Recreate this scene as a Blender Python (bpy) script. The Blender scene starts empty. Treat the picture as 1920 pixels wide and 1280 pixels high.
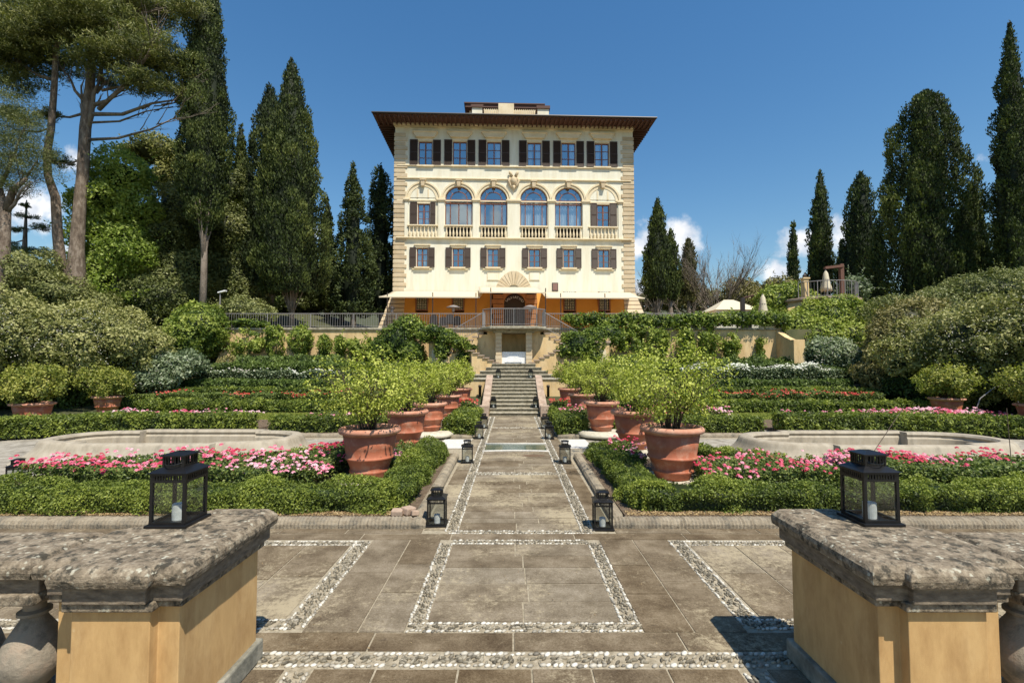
import bpy, math, random
import numpy as np
from mathutils import Vector, Matrix
R = math.radians
random.seed(11)
rng = np.random.default_rng(5)
scn = bpy.context.scene
COL = scn.collection
# ------------------------------------------------------------ camera, sky, sun, exposure
TILT = R(2.545); CAMZ = 2.0
cam = bpy.data.cameras.new("camera"); camo = bpy.data.objects.new("camera", cam); COL.objects.link(camo)
camo.location = (0, 0, CAMZ); camo.rotation_euler = (R(90) + TILT, 0, 0)
cam.lens = 16.875; cam.sensor_width = 36; cam.clip_start = .05; cam.clip_end = 3000
scn.camera = camo
SUN_EL = R(61.5); SUN_V = Vector((.284, -.463, 1)).normalized(); SUN_ROT = R(148.5)
w = bpy.data.worlds.new("World"); scn.world = w; w.use_nodes = True
wn = w.node_tree.nodes; wl = w.node_tree.links; wn.clear()
wo = wn.new('ShaderNodeOutputWorld'); bg = wn.new('ShaderNodeBackground'); sky = wn.new('ShaderNodeTexSky')
sky.sky_type = 'NISHITA'; sky.sun_disc = False; sky.sun_elevation = SUN_EL; sky.sun_rotation = SUN_ROT
sky.air_density = 1.5; sky.dust_density = .35; sky.ozone_density = 4.5; sky.altitude = 200
bg.inputs['Strength'].default_value = .092
def wnode(t, **k):
    n = wn.new(t)
    for a, b in k.items(): setattr(n, a, b)
    return n
def wmath(op, a, b=None):
    n = wnode('ShaderNodeMath', operation=op)
    for i, s in enumerate((a, b)):
        if s is None: continue
        if isinstance(s, (int, float)): n.inputs[i].default_value = s
        else: wl.new(s, n.inputs[i])
    return n.outputs[0]
tc = wnode('ShaderNodeTexCoord'); sx = wnode('ShaderNodeSeparateXYZ'); wl.new(tc.outputs['Generated'], sx.inputs[0])
ay = wmath('MAXIMUM', wmath('ABSOLUTE', sx.outputs[1]), .02)
cu = wmath('DIVIDE', sx.outputs[0], ay); cv = wmath('DIVIDE', sx.outputs[2], ay)
cx = wnode('ShaderNodeCombineXYZ'); wl.new(cu, cx.inputs[0]); wl.new(cv, cx.inputs[1])
nz = wnode('ShaderNodeTexNoise'); nz.inputs['Scale'].default_value = 13; nz.inputs['Detail'].default_value = 7; nz.inputs['Roughness'].default_value = .6
wl.new(cx.outputs[0], nz.inputs['Vector'])
cloud = None
# each cloud: direction (x/y, z/y), half width, half height, density
for (a, b, ra, rb, dn) in [(.345, .262, .075, .042, 1), (.262, .24, .03, .025, .8), (.595, .25, .05, .034, 1), (.575, .19, .05, .026, .85),
                           (.70, .27, .03, .05, .7), (.73, .21, .05, .03, .7), (-1.03, .33, .07, .055, 1), (-.92, .42, .045, .035, .7),
                           (-.90, .23, .06, .03, .8), (-.72, .28, .05, .03, .8), (.985, .43, .025, .012, .4), (-.41, .27, .03, .03, .7), (.262, .13, .03, .05, .8), (-.62, .3, .02, .03, .6)]:
    du = wmath('DIVIDE', wmath('SUBTRACT', cu, a), ra); dv = wmath('DIVIDE', wmath('SUBTRACT', cv, b), rb)
    d = wmath('SQRT', wmath('ADD', wmath('MULTIPLY', du, du), wmath('MULTIPLY', dv, dv)))
    m = wmath('MULTIPLY', wmath('SUBTRACT', 1.25, d), dn)
    cloud = m if cloud is None else wmath('MAXIMUM', cloud, m)
cl = wmath('ADD', cloud, wmath('MULTIPLY', wmath('SUBTRACT', nz.outputs[0], .5), 2.6))
mr = wnode('ShaderNodeMapRange'); mr.interpolation_type = 'SMOOTHSTEP'
wl.new(cl, mr.inputs[0]); mr.inputs[1].default_value = .05; mr.inputs[2].default_value = .85
front = wmath('GREATER_THAN', sx.outputs[1], .05)
back = None
for (a, b, ra, rb) in [(-.03, .31, .05, .035), (.045, .295, .02, .045), (-.5, .5, .2, .08), (.6, .35, .25, .1), (.2, .9, .2, .1)]:
    du = wmath('DIVIDE', wmath('SUBTRACT', cu, a), ra); dv = wmath('DIVIDE', wmath('SUBTRACT', cv, b), rb)
    m = wmath('SUBTRACT', 1.25, wmath('SQRT', wmath('ADD', wmath('MULTIPLY', du, du), wmath('MULTIPLY', dv, dv)))); back = m if back is None else wmath('MAXIMUM', back, m)
mb_ = wnode('ShaderNodeMapRange'); mb_.interpolation_type = 'SMOOTHSTEP'; wl.new(wmath('ADD', back, wmath('MULTIPLY', wmath('SUBTRACT', nz.outputs[0], .5), 2.6)), mb_.inputs[0]); mb_.inputs[1].default_value = .05; mb_.inputs[2].default_value = .85
fac_c = wmath('ADD', wmath('MULTIPLY', mr.outputs[0], front), wmath('MULTIPLY', mb_.outputs[0], wmath('LESS_THAN', sx.outputs[1], -.05)))
nz2 = wnode('ShaderNodeTexNoise'); nz2.inputs['Scale'].default_value = 22; nz2.inputs['Detail'].default_value = 4
wl.new(cx.outputs[0], nz2.inputs['Vector'])
cr = wnode('ShaderNodeValToRGB'); wl.new(nz2.outputs[0], cr.inputs[0])
cr.color_ramp.elements[0].position = .35; cr.color_ramp.elements[0].color = (5.6, 6.1, 6.9, 1)
cr.color_ramp.elements[1].position = .62; cr.color_ramp.elements[1].color = (8.8, 8.8, 8.9, 1)
hs = wnode('ShaderNodeHueSaturation'); hs.inputs['Saturation'].default_value = 1.25; wl.new(sky.outputs[0], hs.inputs['Color'])
mx = wnode('ShaderNodeMixRGB'); wl.new(fac_c, mx.inputs[0]); wl.new(hs.outputs[0], mx.inputs[1]); wl.new(cr.outputs[0], mx.inputs[2])
wl.new(mx.outputs[0], bg.inputs[0]); wl.new(bg.outputs[0], wo.inputs[0])
sl = bpy.data.lights.new("sun", 'SUN'); sl.energy = 5.0; sl.angle = R(.53); sl.color = (1, .93, .80)
so = bpy.data.objects.new("sun", sl); COL.objects.link(so); so.rotation_euler = SUN_V.to_track_quat('Z', 'Y').to_euler(); so.location = (20, -30, 60)
scn.view_settings.view_transform = 'Standard'; scn.view_settings.look = 'None'
scn.view_settings.exposure = .45; scn.view_settings.gamma = 1

def ray(px, py):
    dx = (px - 960) / 900; dy = (640 - py) / 900
    return dx, math.cos(TILT) - dy * math.sin(TILT), math.sin(TILT) + dy * math.cos(TILT)
def at(px, py, Y):            # measured photo point at a known distance -> (x, z)
    a, b, c = ray(px, py); return a * Y / b, CAMZ + c * Y / b

# ------------------------------------------------------------ helpers
def tag(o, label=None, cat=None, group=None, kind=None):
    if label: o['label'] = label
    if cat: o['category'] = cat
    if group: o['group'] = group
    if kind: o['kind'] = kind
    return o
def empty(name, loc, rz=0, label=None, cat=None, group=None):
    o = bpy.data.objects.new(name, None); COL.objects.link(o); o.location = loc; o.rotation_euler = (0, 0, rz)
    o.empty_display_size = .1
    return tag(o, label, cat, group)
def copy_tree(o, parent=None):
    c = o.copy(); COL.objects.link(c)
    if parent is not None: c.parent = parent
    for ch in list(o.children): copy_tree(ch, c)
    return c
class MB:
    def __init__(s): s.v = []; s.f = []; s.t = []
    def add(s, vs, fs, tone=.5):
        k = len(s.v); s.v += [tuple(p) for p in vs]; s.f += [tuple(i + k for i in f) for f in fs]; s.t += [tone] * len(vs); return s
    def box(s, x0, x1, y0, y1, z0, z1, tone=.5):
        return s.hexa([(x0, y0, z0), (x1, y0, z0), (x1, y1, z0), (x0, y1, z0), (x0, y0, z1), (x1, y0, z1), (x1, y1, z1), (x0, y1, z1)], tone)
    def hexa(s, p, tone=.5):
        return s.add(p, [(0, 3, 2, 1), (4, 5, 6, 7), (0, 1, 5, 4), (1, 2, 6, 5), (2, 3, 7, 6), (3, 0, 4, 7)], tone)
    def prism(s, poly, z0, z1, tone=.5):      # poly in xy, ccw
        n = len(poly)
        return s.add([(x, y, z0) for x, y in poly] + [(x, y, z1) for x, y in poly],
                     [tuple(range(n))[::-1], tuple(range(n, 2 * n))] + [(i, (i + 1) % n, n + (i + 1) % n, n + i) for i in range(n)], tone)
    def prism_y(s, poly, y0, y1, tone=.5):    # poly in xz
        n = len(poly)
        return s.add([(x, y0, z) for x, z in poly] + [(x, y1, z) for x, z in poly],
                     [tuple(range(n)), tuple(range(n, 2 * n))[::-1]] + [((i + 1) % n, i, n + i, n + (i + 1) % n) for i in range(n)], tone)
    def prism_x(s, poly, x0, x1, tone=.5):    # poly in yz
        n = len(poly)
        return s.add([(x0, y, z) for y, z in poly] + [(x1, y, z) for y, z in poly],
                     [tuple(range(n))[::-1], tuple(range(n, 2 * n))] + [(i, (i + 1) % n, n + (i + 1) % n, n + i) for i in range(n)], tone)
    def lathe(s, prof, cx=0, cy=0, seg=24, tone=.5, sx=1, sy=1, cap=True):
        n = len(prof); vs = []; fs = []
        for r, z in prof:
            for k in range(seg):
                a = 2 * math.pi * k / seg; vs.append((cx + sx * r * math.cos(a), cy + sy * r * math.sin(a), z))
        for i in range(n - 1):
            for k in range(seg):
                k2 = (k + 1) % seg; fs.append((i * seg + k, i * seg + k2, (i + 1) * seg + k2, (i + 1) * seg + k))
        if cap:
            fs.append(tuple(range(seg))[::-1]); fs.append(tuple(range((n - 1) * seg, n * seg)))
        return s.add(vs, fs, tone)
    def tube(s, pts, rad, seg=6, tone=.5):
        pts = [Vector(p) for p in pts]; n = len(pts)
        if isinstance(rad, (int, float)): rad = [rad] * n
        vs = []; fs = []
        for i, p in enumerate(pts):
            d = (pts[min(i + 1, n - 1)] - pts[max(i - 1, 0)])
            d = d.normalized() if d.length > 1e-9 else Vector((0, 0, 1))
            a = d.cross(Vector((.31, .95, .1)));
            if a.length < .1: a = d.cross(Vector((1, 0, 0)))
            a.normalize(); b = d.cross(a)
            for k in range(seg):
                t = 2 * math.pi * k / seg; vs.append(p + (a * math.cos(t) + b * math.sin(t)) * rad[i])
        for i in range(n - 1):
            for k in range(seg):
                k2 = (k + 1) % seg; fs.append((i * seg + k, i * seg + k2, (i + 1) * seg + k2, (i + 1) * seg + k))
        fs.append(tuple(range(seg))[::-1]); fs.append(tuple(range((n - 1) * seg, n * seg)))
        return s.add(vs, fs, tone)
    def ell(s, cx, cy, cz, rx, ry, rz, seg=12, rings=8, tone=.5):
        return s.lathe_e(cx, cy, cz, rx, ry, rz, seg, rings, tone)
    def lathe_e(s, cx, cy, cz, rx, ry, rz, seg, rings, tone):
        k0 = len(s.v)
        prof = [(max(.02, math.sin(math.pi * i / rings)), -math.cos(math.pi * i / rings)) for i in range(rings + 1)]
        s.lathe([(r, z) for r, z in prof], 0, 0, seg, tone)
        for i in range(k0, len(s.v)):
            x, y, z = s.v[i]; s.v[i] = (cx + x * rx, cy + y * ry, cz + z * rz)
        return s
    def build(s, name, mat, parent=None, smooth=False, bevel=0, off=(0, 0, 0)):
        me = bpy.data.meshes.new(name); vs = s.v
        if off != (0, 0, 0): vs = [(x - off[0], y - off[1], z - off[2]) for x, y, z in vs]
        me.from_pydata(vs, [], s.f); me.update()
        at_ = me.attributes.new('tone', 'FLOAT', 'POINT'); at_.data.foreach_set('value', s.t)
        if smooth: me.polygons.foreach_set('use_smooth', [True] * len(me.polygons))
        me.materials.append(mat)
        o = bpy.data.objects.new(name, me); COL.objects.link(o)
        if parent is not None: o.parent = parent
        if bevel:
            b = o.modifiers.new('bevel', 'BEVEL'); b.width = bevel; b.segments = 2; b.limit_method = 'ANGLE'; b.angle_limit = R(40)
        return o
class QM:                     # numpy quad mesh
    def __init__(s): s.V = []; s.F = []; s.T = []; s.n = 0
    def add(s, V, F, T):
        s.V.append(np.asarray(V, dtype=np.float32)); s.F.append(np.asarray(F, dtype=np.int32) + s.n)
        s.T.append(np.broadcast_to(np.asarray(T, dtype=np.float32), (len(V),))); s.n += len(V); return s
    def build(s, name, mat, parent=None, smooth=False, off=None):
        V = np.concatenate(s.V); F = np.concatenate(s.F); T = np.concatenate(s.T)
        if off is not None: V = V - np.array(off, dtype=np.float32)
        me = bpy.data.meshes.new(name)
        me.vertices.add(len(V)); me.vertices.foreach_set('co', V.ravel())
        me.loops.add(F.size); me.loops.foreach_set('vertex_index', F.ravel())
        me.polygons.add(len(F)); me.polygons.foreach_set('loop_start', np.arange(0, F.size, 4, dtype=np.int32))
        me.polygons.foreach_set('loop_total', np.full(len(F), 4, dtype=np.int32))
        if smooth: me.polygons.foreach_set('use_smooth', np.ones(len(F), dtype=bool))
        a = me.attributes.new('tone', 'FLOAT', 'POINT'); a.data.foreach_set('value', np.ascontiguousarray(T))
        me.update(calc_edges=True); me.materials.append(mat)
        o = bpy.data.objects.new(name, me); COL.objects.link(o)
        if parent is not None: o.parent = parent
        return o
def _h(ix, iy, iz):
    n = (ix * 374761393 + iy * 668265263 + iz * 2147483647 * 3 + 1013904223) & 0xffffffff
    n = ((n ^ (n >> 13)) * 1274126177) & 0xffffffff
    n = ((n ^ (n >> 15)) * 2246822519) & 0xffffffff
    return ((n ^ (n >> 16)) & 0xffff) / 65535.
def noise(P, f=1., seed=0):
    P = np.asarray(P, dtype=np.float64) * f + seed * 17.31 + 500
    I = np.floor(P).astype(np.int64); Fr = P - I; Fr = Fr * Fr * (3 - 2 * Fr); r = 0
    for dx in (0, 1):
        for dy in (0, 1):
            for dz in (0, 1):
                wgt = (Fr[:, 0] if dx else 1 - Fr[:, 0]) * (Fr[:, 1] if dy else 1 - Fr[:, 1]) * (Fr[:, 2] if dz else 1 - Fr[:, 2])
                r = r + wgt * _h(I[:, 0] + dx, I[:, 1] + dy, I[:, 2] + dz)
    return r
def nrm(A): return A / np.maximum(np.linalg.norm(A, axis=1, keepdims=True), 1e-9)
def leaves(qm, C, N, L, W, spread=.8, tone=.5, tj=.2, lift=None):
    n = len(C)
    if n == 0: return
    M = nrm(N + spread * rng.normal(size=(n, 3)))
    D = nrm(np.cross(M, rng.normal(size=(n, 3))))
    if lift is not None: D = nrm(D + np.array(lift)); 
    S = nrm(np.cross(M, D))
    l = (L * rng.uniform(.65, 1.3, n))[:, None] * .5; wd = (W * rng.uniform(.7, 1.3, n))[:, None] * .5
    V = np.stack([C - D * l, C + S * wd + M * wd * .3, C + D * l, C - S * wd + M * wd * .3], axis=1).reshape(-1, 3)
    F = np.arange(4 * n).reshape(-1, 4)
    T = np.repeat(np.clip(tone + tj * rng.normal(size=n), 0, 1), 4)
    qm.add(V, F, T)
def grid_faces(nu, nv, closed_u=False):
    F = []
    for j in range(nv - 1):
        for i in range(nu - (0 if closed_u else 1)):
            i2 = (i + 1) % nu; F.append((j * nu + i, j * nu + i2, (j + 1) * nu + i2, (j + 1) * nu + i))
    return np.array(F)
def px_size(Y, k=3.3): return k * Y / 900.
def shell(qm, P, N, amp, freq, L, W, seed=0, depth=.12, spread=.8, tone=.5, tj=.14, lift=None, cut=None):
    """leaves over displaced surface points: lumps by billowed noise"""
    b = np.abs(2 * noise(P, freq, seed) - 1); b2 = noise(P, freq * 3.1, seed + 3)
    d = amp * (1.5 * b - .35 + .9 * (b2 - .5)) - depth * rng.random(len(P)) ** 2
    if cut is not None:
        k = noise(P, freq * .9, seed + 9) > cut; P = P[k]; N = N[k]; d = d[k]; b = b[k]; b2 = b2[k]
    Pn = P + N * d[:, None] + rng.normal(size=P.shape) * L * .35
    t = tone + .4 * (noise(P, freq * .45, seed + 5) - .5) + .3 * (np.clip(b * 1.6, 0, 1) - .5) + .34 * (b2 - .5)  # lumps lighter, creases darker: clump shading put into leaf tone
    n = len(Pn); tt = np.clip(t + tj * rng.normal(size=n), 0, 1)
    M = nrm(N + spread * rng.normal(size=(n, 3))); D = nrm(np.cross(M, rng.normal(size=(n, 3))))
    if lift is not None: D = nrm(D * .7 + np.array(lift))
    S = nrm(np.cross(M, D)); l = (L * rng.uniform(.5, 1.7, n))[:, None] * .5; wd = (W * rng.uniform(.5, 1.4, n))[:, None] * .5
    V = np.stack([Pn - D * l, Pn + S * wd, Pn + D * l, Pn - S * wd], axis=1).reshape(-1, 3)
    qm.add(V, np.arange(4 * n).reshape(-1, 4), np.repeat(tt, 4))
def ell_pts(c, r, n, zmin=-1.):
    d = nrm(rng.normal(size=(int(n), 3))); d = d[d[:, 2] > zmin]
    return np.array(c) + d * np.array(r), nrm(d / np.array(r))
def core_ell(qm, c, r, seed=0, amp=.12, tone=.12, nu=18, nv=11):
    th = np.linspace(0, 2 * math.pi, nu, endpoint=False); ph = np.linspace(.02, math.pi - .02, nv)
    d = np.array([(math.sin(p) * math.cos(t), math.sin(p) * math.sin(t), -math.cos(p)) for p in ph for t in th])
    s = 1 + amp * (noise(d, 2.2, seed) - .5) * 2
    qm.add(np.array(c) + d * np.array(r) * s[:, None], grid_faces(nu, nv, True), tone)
def blob(qm, c, r, L, W, seed=0, cov=2.2, amp=.25, freq=1.2, core=.78, zmin=-1., tone=.5, spread=.8, depth=.2, lift=None, cut=None, coretone=.1):
    a, b, cc = r; area = 4 * math.pi * (((a * b) ** 1.6 + (a * cc) ** 1.6 + (b * cc) ** 1.6) / 3) ** (1 / 1.6)
    P, N = ell_pts(c, r, area * cov / (L * W * .5), zmin)
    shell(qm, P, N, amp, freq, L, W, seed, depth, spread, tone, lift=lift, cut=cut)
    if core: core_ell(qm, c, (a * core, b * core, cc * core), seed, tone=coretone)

def shoot_tufts(q, P, N, n, L, ln=(.25, .8), tone=.75):
    if len(P) == 0: return
    i = rng.integers(0, len(P), n); B0 = P[i]; D = nrm(N[i] * .7 + np.array([0, 0, .6]) + .35 * rng.normal(size=(n, 3))); ll = rng.uniform(ln[0], ln[1], n); m = 12
    t_ = np.tile(np.linspace(0, 1, m), n)[:, None]; R_ = lambda a: np.repeat(a, m, 0)
    C = R_(B0) + R_(D) * R_(ll)[:, None] * t_ + np.array([0, 0, -.12]) * (t_ ** 2) + rng.normal(size=(n * m, 3)) * L * .4 * (1.2 - t_)
    leaves(q, C, R_(N[i]), L, L * .55, .9, np.repeat(np.clip(rng.normal(tone, .12, n), 0, 1), m), .1)
# ------------------------------------------------------------ materials
def newmat(name):
    m = bpy.data.materials.new(name); m.use_nodes = True; nt = m.node_tree; nt.nodes.clear()
    out = nt.nodes.new('ShaderNodeOutputMaterial'); b = nt.nodes.new('ShaderNodeBsdfPrincipled')
    nt.links.new(b.outputs[0], out.inputs[0]); return m, nt, b, out
def ramp(nt, src, cols, lo=.3, hi=.7):
    r = nt.nodes.new('ShaderNodeValToRGB'); nt.links.new(src, r.inputs[0]); e = r.color_ramp.elements
    n = len(cols)
    for i, c in enumerate(cols):
        p = lo + (hi - lo) * i / max(1, n - 1)
        if i < 2: e[i].position = p; e[i].color = (*c, 1)
        else:
            k = e.new(p); k.color = (*c, 1)
    return r.outputs[0]
def ntex(nt, scale, detail=6, rough=.6, vec=None, stretch=None):
    n = nt.nodes.new('ShaderNodeTexNoise'); n.inputs['Scale'].default_value = scale; n.inputs['Detail'].default_value = detail; n.inputs['Roughness'].default_value = rough
    if vec is None:
        t = nt.nodes.new('ShaderNodeTexCoord'); vec = t.outputs['Object']
    if stretch:
        mp = nt.nodes.new('ShaderNodeMapping'); mp.inputs['Scale'].default_value = stretch; nt.links.new(vec, mp.inputs[0]); vec = mp.outputs[0]
    nt.links.new(vec, n.inputs['Vector']); return n.outputs[0]
def mixc(nt, f, a, b, mode='MIX'):
    n = nt.nodes.new('ShaderNodeMixRGB'); n.blend_type = mode
    for i, s in enumerate((f, a, b)):
        if isinstance(s, (int, float)): n.inputs[i].default_value = s
        elif isinstance(s, tuple): n.inputs[i].default_value = (*s, 1)
        else: nt.links.new(s, n.inputs[i])
    return n.outputs[0]
def bump(nt, b, src, strength=.4, dist=.02):
    n = nt.nodes.new('ShaderNodeBump'); n.inputs['Strength'].default_value = strength; n.inputs['Distance'].default_value = dist
    nt.links.new(src, n.inputs['Height']); nt.links.new(n.outputs[0], b.inputs['Normal'])
def attr(nt, name='tone'):
    a = nt.nodes.new('ShaderNodeAttribute'); a.attribute_name = name; return a.outputs['Fac']
def mmath(nt, op, a, b):
    n = nt.nodes.new('ShaderNodeMath'); n.operation = op
    for i, s in enumerate((a, b)):
        if isinstance(s, (int, float)): n.inputs[i].default_value = s
        else: nt.links.new(s, n.inputs[i])
    return n.outputs[0]
def surf(name, cols, scale=3, rough=.85, bscale=40, bstr=.3, bdist=.01, stain=None, sscale=1.2, srange=(.52, .68), stretch=None, tonemix=0., metallic=0, spots=None):
    m, nt, b, out = newmat(name)
    n1 = ntex(nt, scale, 8, .65, stretch=stretch)
    if tonemix: n1 = mmath(nt, 'ADD', mmath(nt, 'MULTIPLY', n1, 1 - tonemix), mmath(nt, 'MULTIPLY', attr(nt), tonemix))
    c = ramp(nt, n1, cols, .28, .72)
    if stain:
        s = ntex(nt, sscale, 9, .7, stretch=stretch); f = ramp(nt, s, [(0, 0, 0), (1, 1, 1)], *srange); c = mixc(nt, f, c, stain)
    if spots:
        v = nt.nodes.new('ShaderNodeTexVoronoi'); v.inputs['Scale'].default_value = spots[1]; t = nt.nodes.new('ShaderNodeTexCoord'); nt.links.new(t.outputs['Object'], v.inputs['Vector'])
        vd = mmath(nt, 'ADD', v.outputs['Distance'], mmath(nt, 'MULTIPLY', ntex(nt, spots[1] * 2.5, 4), .6))
        f = ramp(nt, vd, [(1, 1, 1), (0, 0, 0)], spots[2] - .05, spots[2] + .05)
        msk = ramp(nt, ntex(nt, spots[1] * .25, 3), [(0, 0, 0), (1, 1, 1)], .45, .6)
        c = mixc(nt, mixc(nt, 1., f, msk, 'MULTIPLY'), c, spots[0])
    nt.links.new(c, b.inputs['Base Color']); b.inputs['Roughness'].default_value = rough; b.inputs['Metallic'].default_value = metallic
    if bstr: bump(nt, b, ntex(nt, bscale, 6, .7), bstr, bdist)
    return m
def foliage(name, cols, trans=.28, rough=.55):
    m, nt, b, out = newmat(name)
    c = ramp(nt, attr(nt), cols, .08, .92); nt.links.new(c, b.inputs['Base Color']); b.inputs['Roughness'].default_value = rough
    b.inputs['Specular IOR Level'].default_value = .35
    tr = nt.nodes.new('ShaderNodeBsdfTranslucent'); g = mixc(nt, 1., c, (1.0, 1.15, .55), 'MULTIPLY'); nt.links.new(g, tr.inputs[0])
    ms = nt.nodes.new('ShaderNodeMixShader'); ms.inputs[0].default_value = trans
    nt.links.new(b.outputs[0], ms.inputs[1]); nt.links.new(tr.outputs[0], ms.inputs[2]); nt.links.new(ms.outputs[0], out.inputs[0]); return m
def plain(name, col, rough=.5, metallic=0, spec=.5):
    m, nt, b, out = newmat(name); c = ramp(nt, ntex(nt, 14, 4), [tuple(x * .82 for x in col), tuple(min(1, x * 1.12) for x in col)], .35, .65)
    nt.links.new(c, b.inputs['Base Color']); b.inputs['Roughness'].default_value = rough; b.inputs['Metallic'].default_value = metallic
    b.inputs['Specular IOR Level'].default_value = spec; return m
M = {}
M['cap'] = surf('lichened_stone', [(.055, .042, .026), (.17, .132, .088), (.275, .222, .155), (.43, .375, .28)], 22, .9, 60, 1, .012, stain=(.05, .042, .028), sscale=16, srange=(.5, .6), spots=((.5, .48, .38), 24, .52))
M['frieze'] = surf('dark_stone', [(.07, .055, .04), (.16, .125, .088), (.26, .21, .15)], 14, .9, 30, .7, .012, spots=((.4, .4, .34), 22, .3), stretch=(1, 1, 3))
M['pier'] = surf('ochre_plaster', [(.43, .265, .105), (.53, .335, .14), (.58, .39, .18)], 2.2, .9, 180, .25, .004, stain=(.30, .16, .055), sscale=2.6, srange=(.44, .78), stretch=(2.0, 2.0, .7), spots=((.62, .5, .3), 9, .3))
M['pier_base'] = surf('weathered_base_stone', [(.06, .06, .045), (.2, .19, .15), (.4, .36, .28)], 7, .9, 30, .6, .01)
M['bal'] = surf('baluster_stone', [(.14, .12, .09), (.27, .23, .175), (.34, .25, .18)], 7, .85, 30, .7, .012, stain=(.08, .075, .06), sscale=6, srange=(.52, .7), spots=((.42, .41, .34), 20, .3))
M['kerb'] = surf('kerb_stone', [(.14, .11, .075), (.27, .225, .16), (.37, .32, .24)], 12, .9, 26, .9, .02, stain=(.10, .09, .07), sscale=6, srange=(.5, .66))
M['soil'] = surf('soil', [(.06, .04, .025), (.13, .09, .055), (.2, .15, .1)], 14, .95, 40, 1, .03)
M['earth'] = surf('planted_ground', [(.025, .032, .01), (.05, .055, .018), (.075, .065, .03)], 1.4, .95, 20, .6, .04)
M['lawn'] = surf('lawn', [(.07, .12, .02), (.12, .19, .03), (.16, .22, .045)], 3, .9, 120, .8, .03)
def brown_slab(nm='paving_slabs', lc=0.):
    m, nt, b, out = newmat(nm)
    tn = attr(nt); n1 = ntex(nt, 2.4, 10, .72); n2 = ntex(nt, 60, 5, .7)
    v = mmath(nt, 'ADD', mmath(nt, 'ADD', mmath(nt, 'MULTIPLY', n1, .55), mmath(nt, 'MULTIPLY', n2, .25)), mmath(nt, 'MULTIPLY', ntex(nt, 170, 3, .7), .2))
    dark = ramp(nt, v, [(.045, .028, .015), (.115, .082, .047), (.215, .165, .105)], .38, .62)
    lite = ramp(nt, v, [(.10, .078, .053), (.205, .172, .125), (.34, .295, .23)], .38, .62)
    c = mixc(nt, tn, dark, lite)
    lm = mmath(nt, 'ADD', ntex(nt, .9, 3), mmath(nt, 'MULTIPLY', mmath(nt, 'SUBTRACT', ntex(nt, 16, 12, .85), .5), 1.3))
    lim = mmath(nt, 'ADD', lm, mmath(nt, 'MULTIPLY', mmath(nt, 'SUBTRACT', tn, .5), .14))
    f = ramp(nt, lim, [(0, 0, 0), (.8, .8, .8)], .56 - lc, .74 - lc)
    c = mixc(nt, f, c, (.38, .32, .215))
    s = ntex(nt, 5, 9, .75, stretch=(1, 2.2, 1)); c = mixc(nt, ramp(nt, s, [(0, 0, 0), (.75, .75, .75)], .58, .7), c, (.05, .038, .028))
    nt.links.new(c, b.inputs['Base Color']); b.inputs['Roughness'].default_value = .95; b.inputs['Specular IOR Level'].default_value = .12
    bump(nt, b, v, .7, .02); return m
M['slab'] = brown_slab(); M['slab_lichen'] = brown_slab('lichened_paving_slabs', .07)
M['mortar'] = surf('mortar', [(.16, .135, .09), (.3, .255, .18), (.42, .37, .28)], 20, .95, 60, .8, .01)
M['pebble'] = surf('white_pebbles', [(.12, .105, .08), (.36, .33, .27), (.56, .53, .46)], 6, .6, 50, .2, .002, tonemix=.85)
M['dpebble'] = surf('dark_pebbles', [(.08, .068, .046), (.17, .148, .105), (.3, .265, .2)], 6, .7, 50, .2, .002, tonemix=.8)
M['pale_pave'] = surf('pale_cobbles', [(.17, .15, .12), (.3, .27, .22), (.42, .39, .33)], 5, .85, 30, .8, .02, stain=(.14, .12, .09), sscale=2)
M['gravel'] = surf('white_pebble_mosaic', [(.4, .38, .34), (.56, .54, .5), (.66, .64, .6)], 30, .8, 60, .6, .01)
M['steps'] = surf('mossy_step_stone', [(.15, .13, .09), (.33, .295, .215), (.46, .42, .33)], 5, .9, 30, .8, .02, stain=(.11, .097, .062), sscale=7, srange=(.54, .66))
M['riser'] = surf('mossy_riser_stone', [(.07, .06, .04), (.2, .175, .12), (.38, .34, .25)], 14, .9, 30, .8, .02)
M['cheek'] = surf('pinkish_sandstone', [(.25, .17, .12), (.38, .28, .21), (.45, .36, .28)], 4, .85, 30, .5, .01, stain=(.2, .16, .12), sscale=3)
M['terra'] = surf('terracotta', [(.27, .075, .035), (.37, .11, .052), (.44, .16, .085)], 3.5, .7, 60, .25, .004, stain=(.42, .22, .145), sscale=5, srange=(.5, .7))
M['terra_pale'] = surf('bleached_terracotta', [(.38, .15, .085), (.48, .23, .15), (.56, .34, .24)], 5, .75, 60, .3, .004)
M['plinth'] = surf('pale_plinth_stone', [(.34, .3, .22), (.47, .43, .34), (.55, .51, .42)], 5, .85, 30, .3, .01, stain=(.24, .2, .14), sscale=4)
M['basin'] = surf('fountain_limestone', [(.24, .2, .145), (.33, .285, .215), (.39, .345, .27)], 4, .8, 30, .3, .01, stain=(.17, .15, .115), sscale=3.2, srange=(.53, .75), stretch=(1.4, 1.4, .5))
M['black'] = plain('black_metal', (.012, .012, .013), .35, .3)
M['iron'] = plain('painted_iron', (.27, .25, .24), .5, .3)
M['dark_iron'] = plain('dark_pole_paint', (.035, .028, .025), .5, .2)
M['candle'] = plain('candle_wax', (.72, .7, .66), .5)
M['cream'] = surf('cream_plaster', [(.70, .665, .52), (.75, .72, .59), (.775, .75, .62)], .8, .9, 60, .12, .005, stain=(.60, .53, .37), sscale=.6, srange=(.46, .8), stretch=(2.4, 2.4, .35))
M['trim'] = surf('pale_stone_trim', [(.62, .51, .32), (.71, .6, .41), (.76, .67, .48)], 2, .85, 40, .2, .005)
M['quoin'] = surf('quoin_sandstone', [(.42, .32, .2), (.54, .43, .28), (.62, .52, .37)], 1.5, .9, 30, .5, .01, tonemix=.4)
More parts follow.
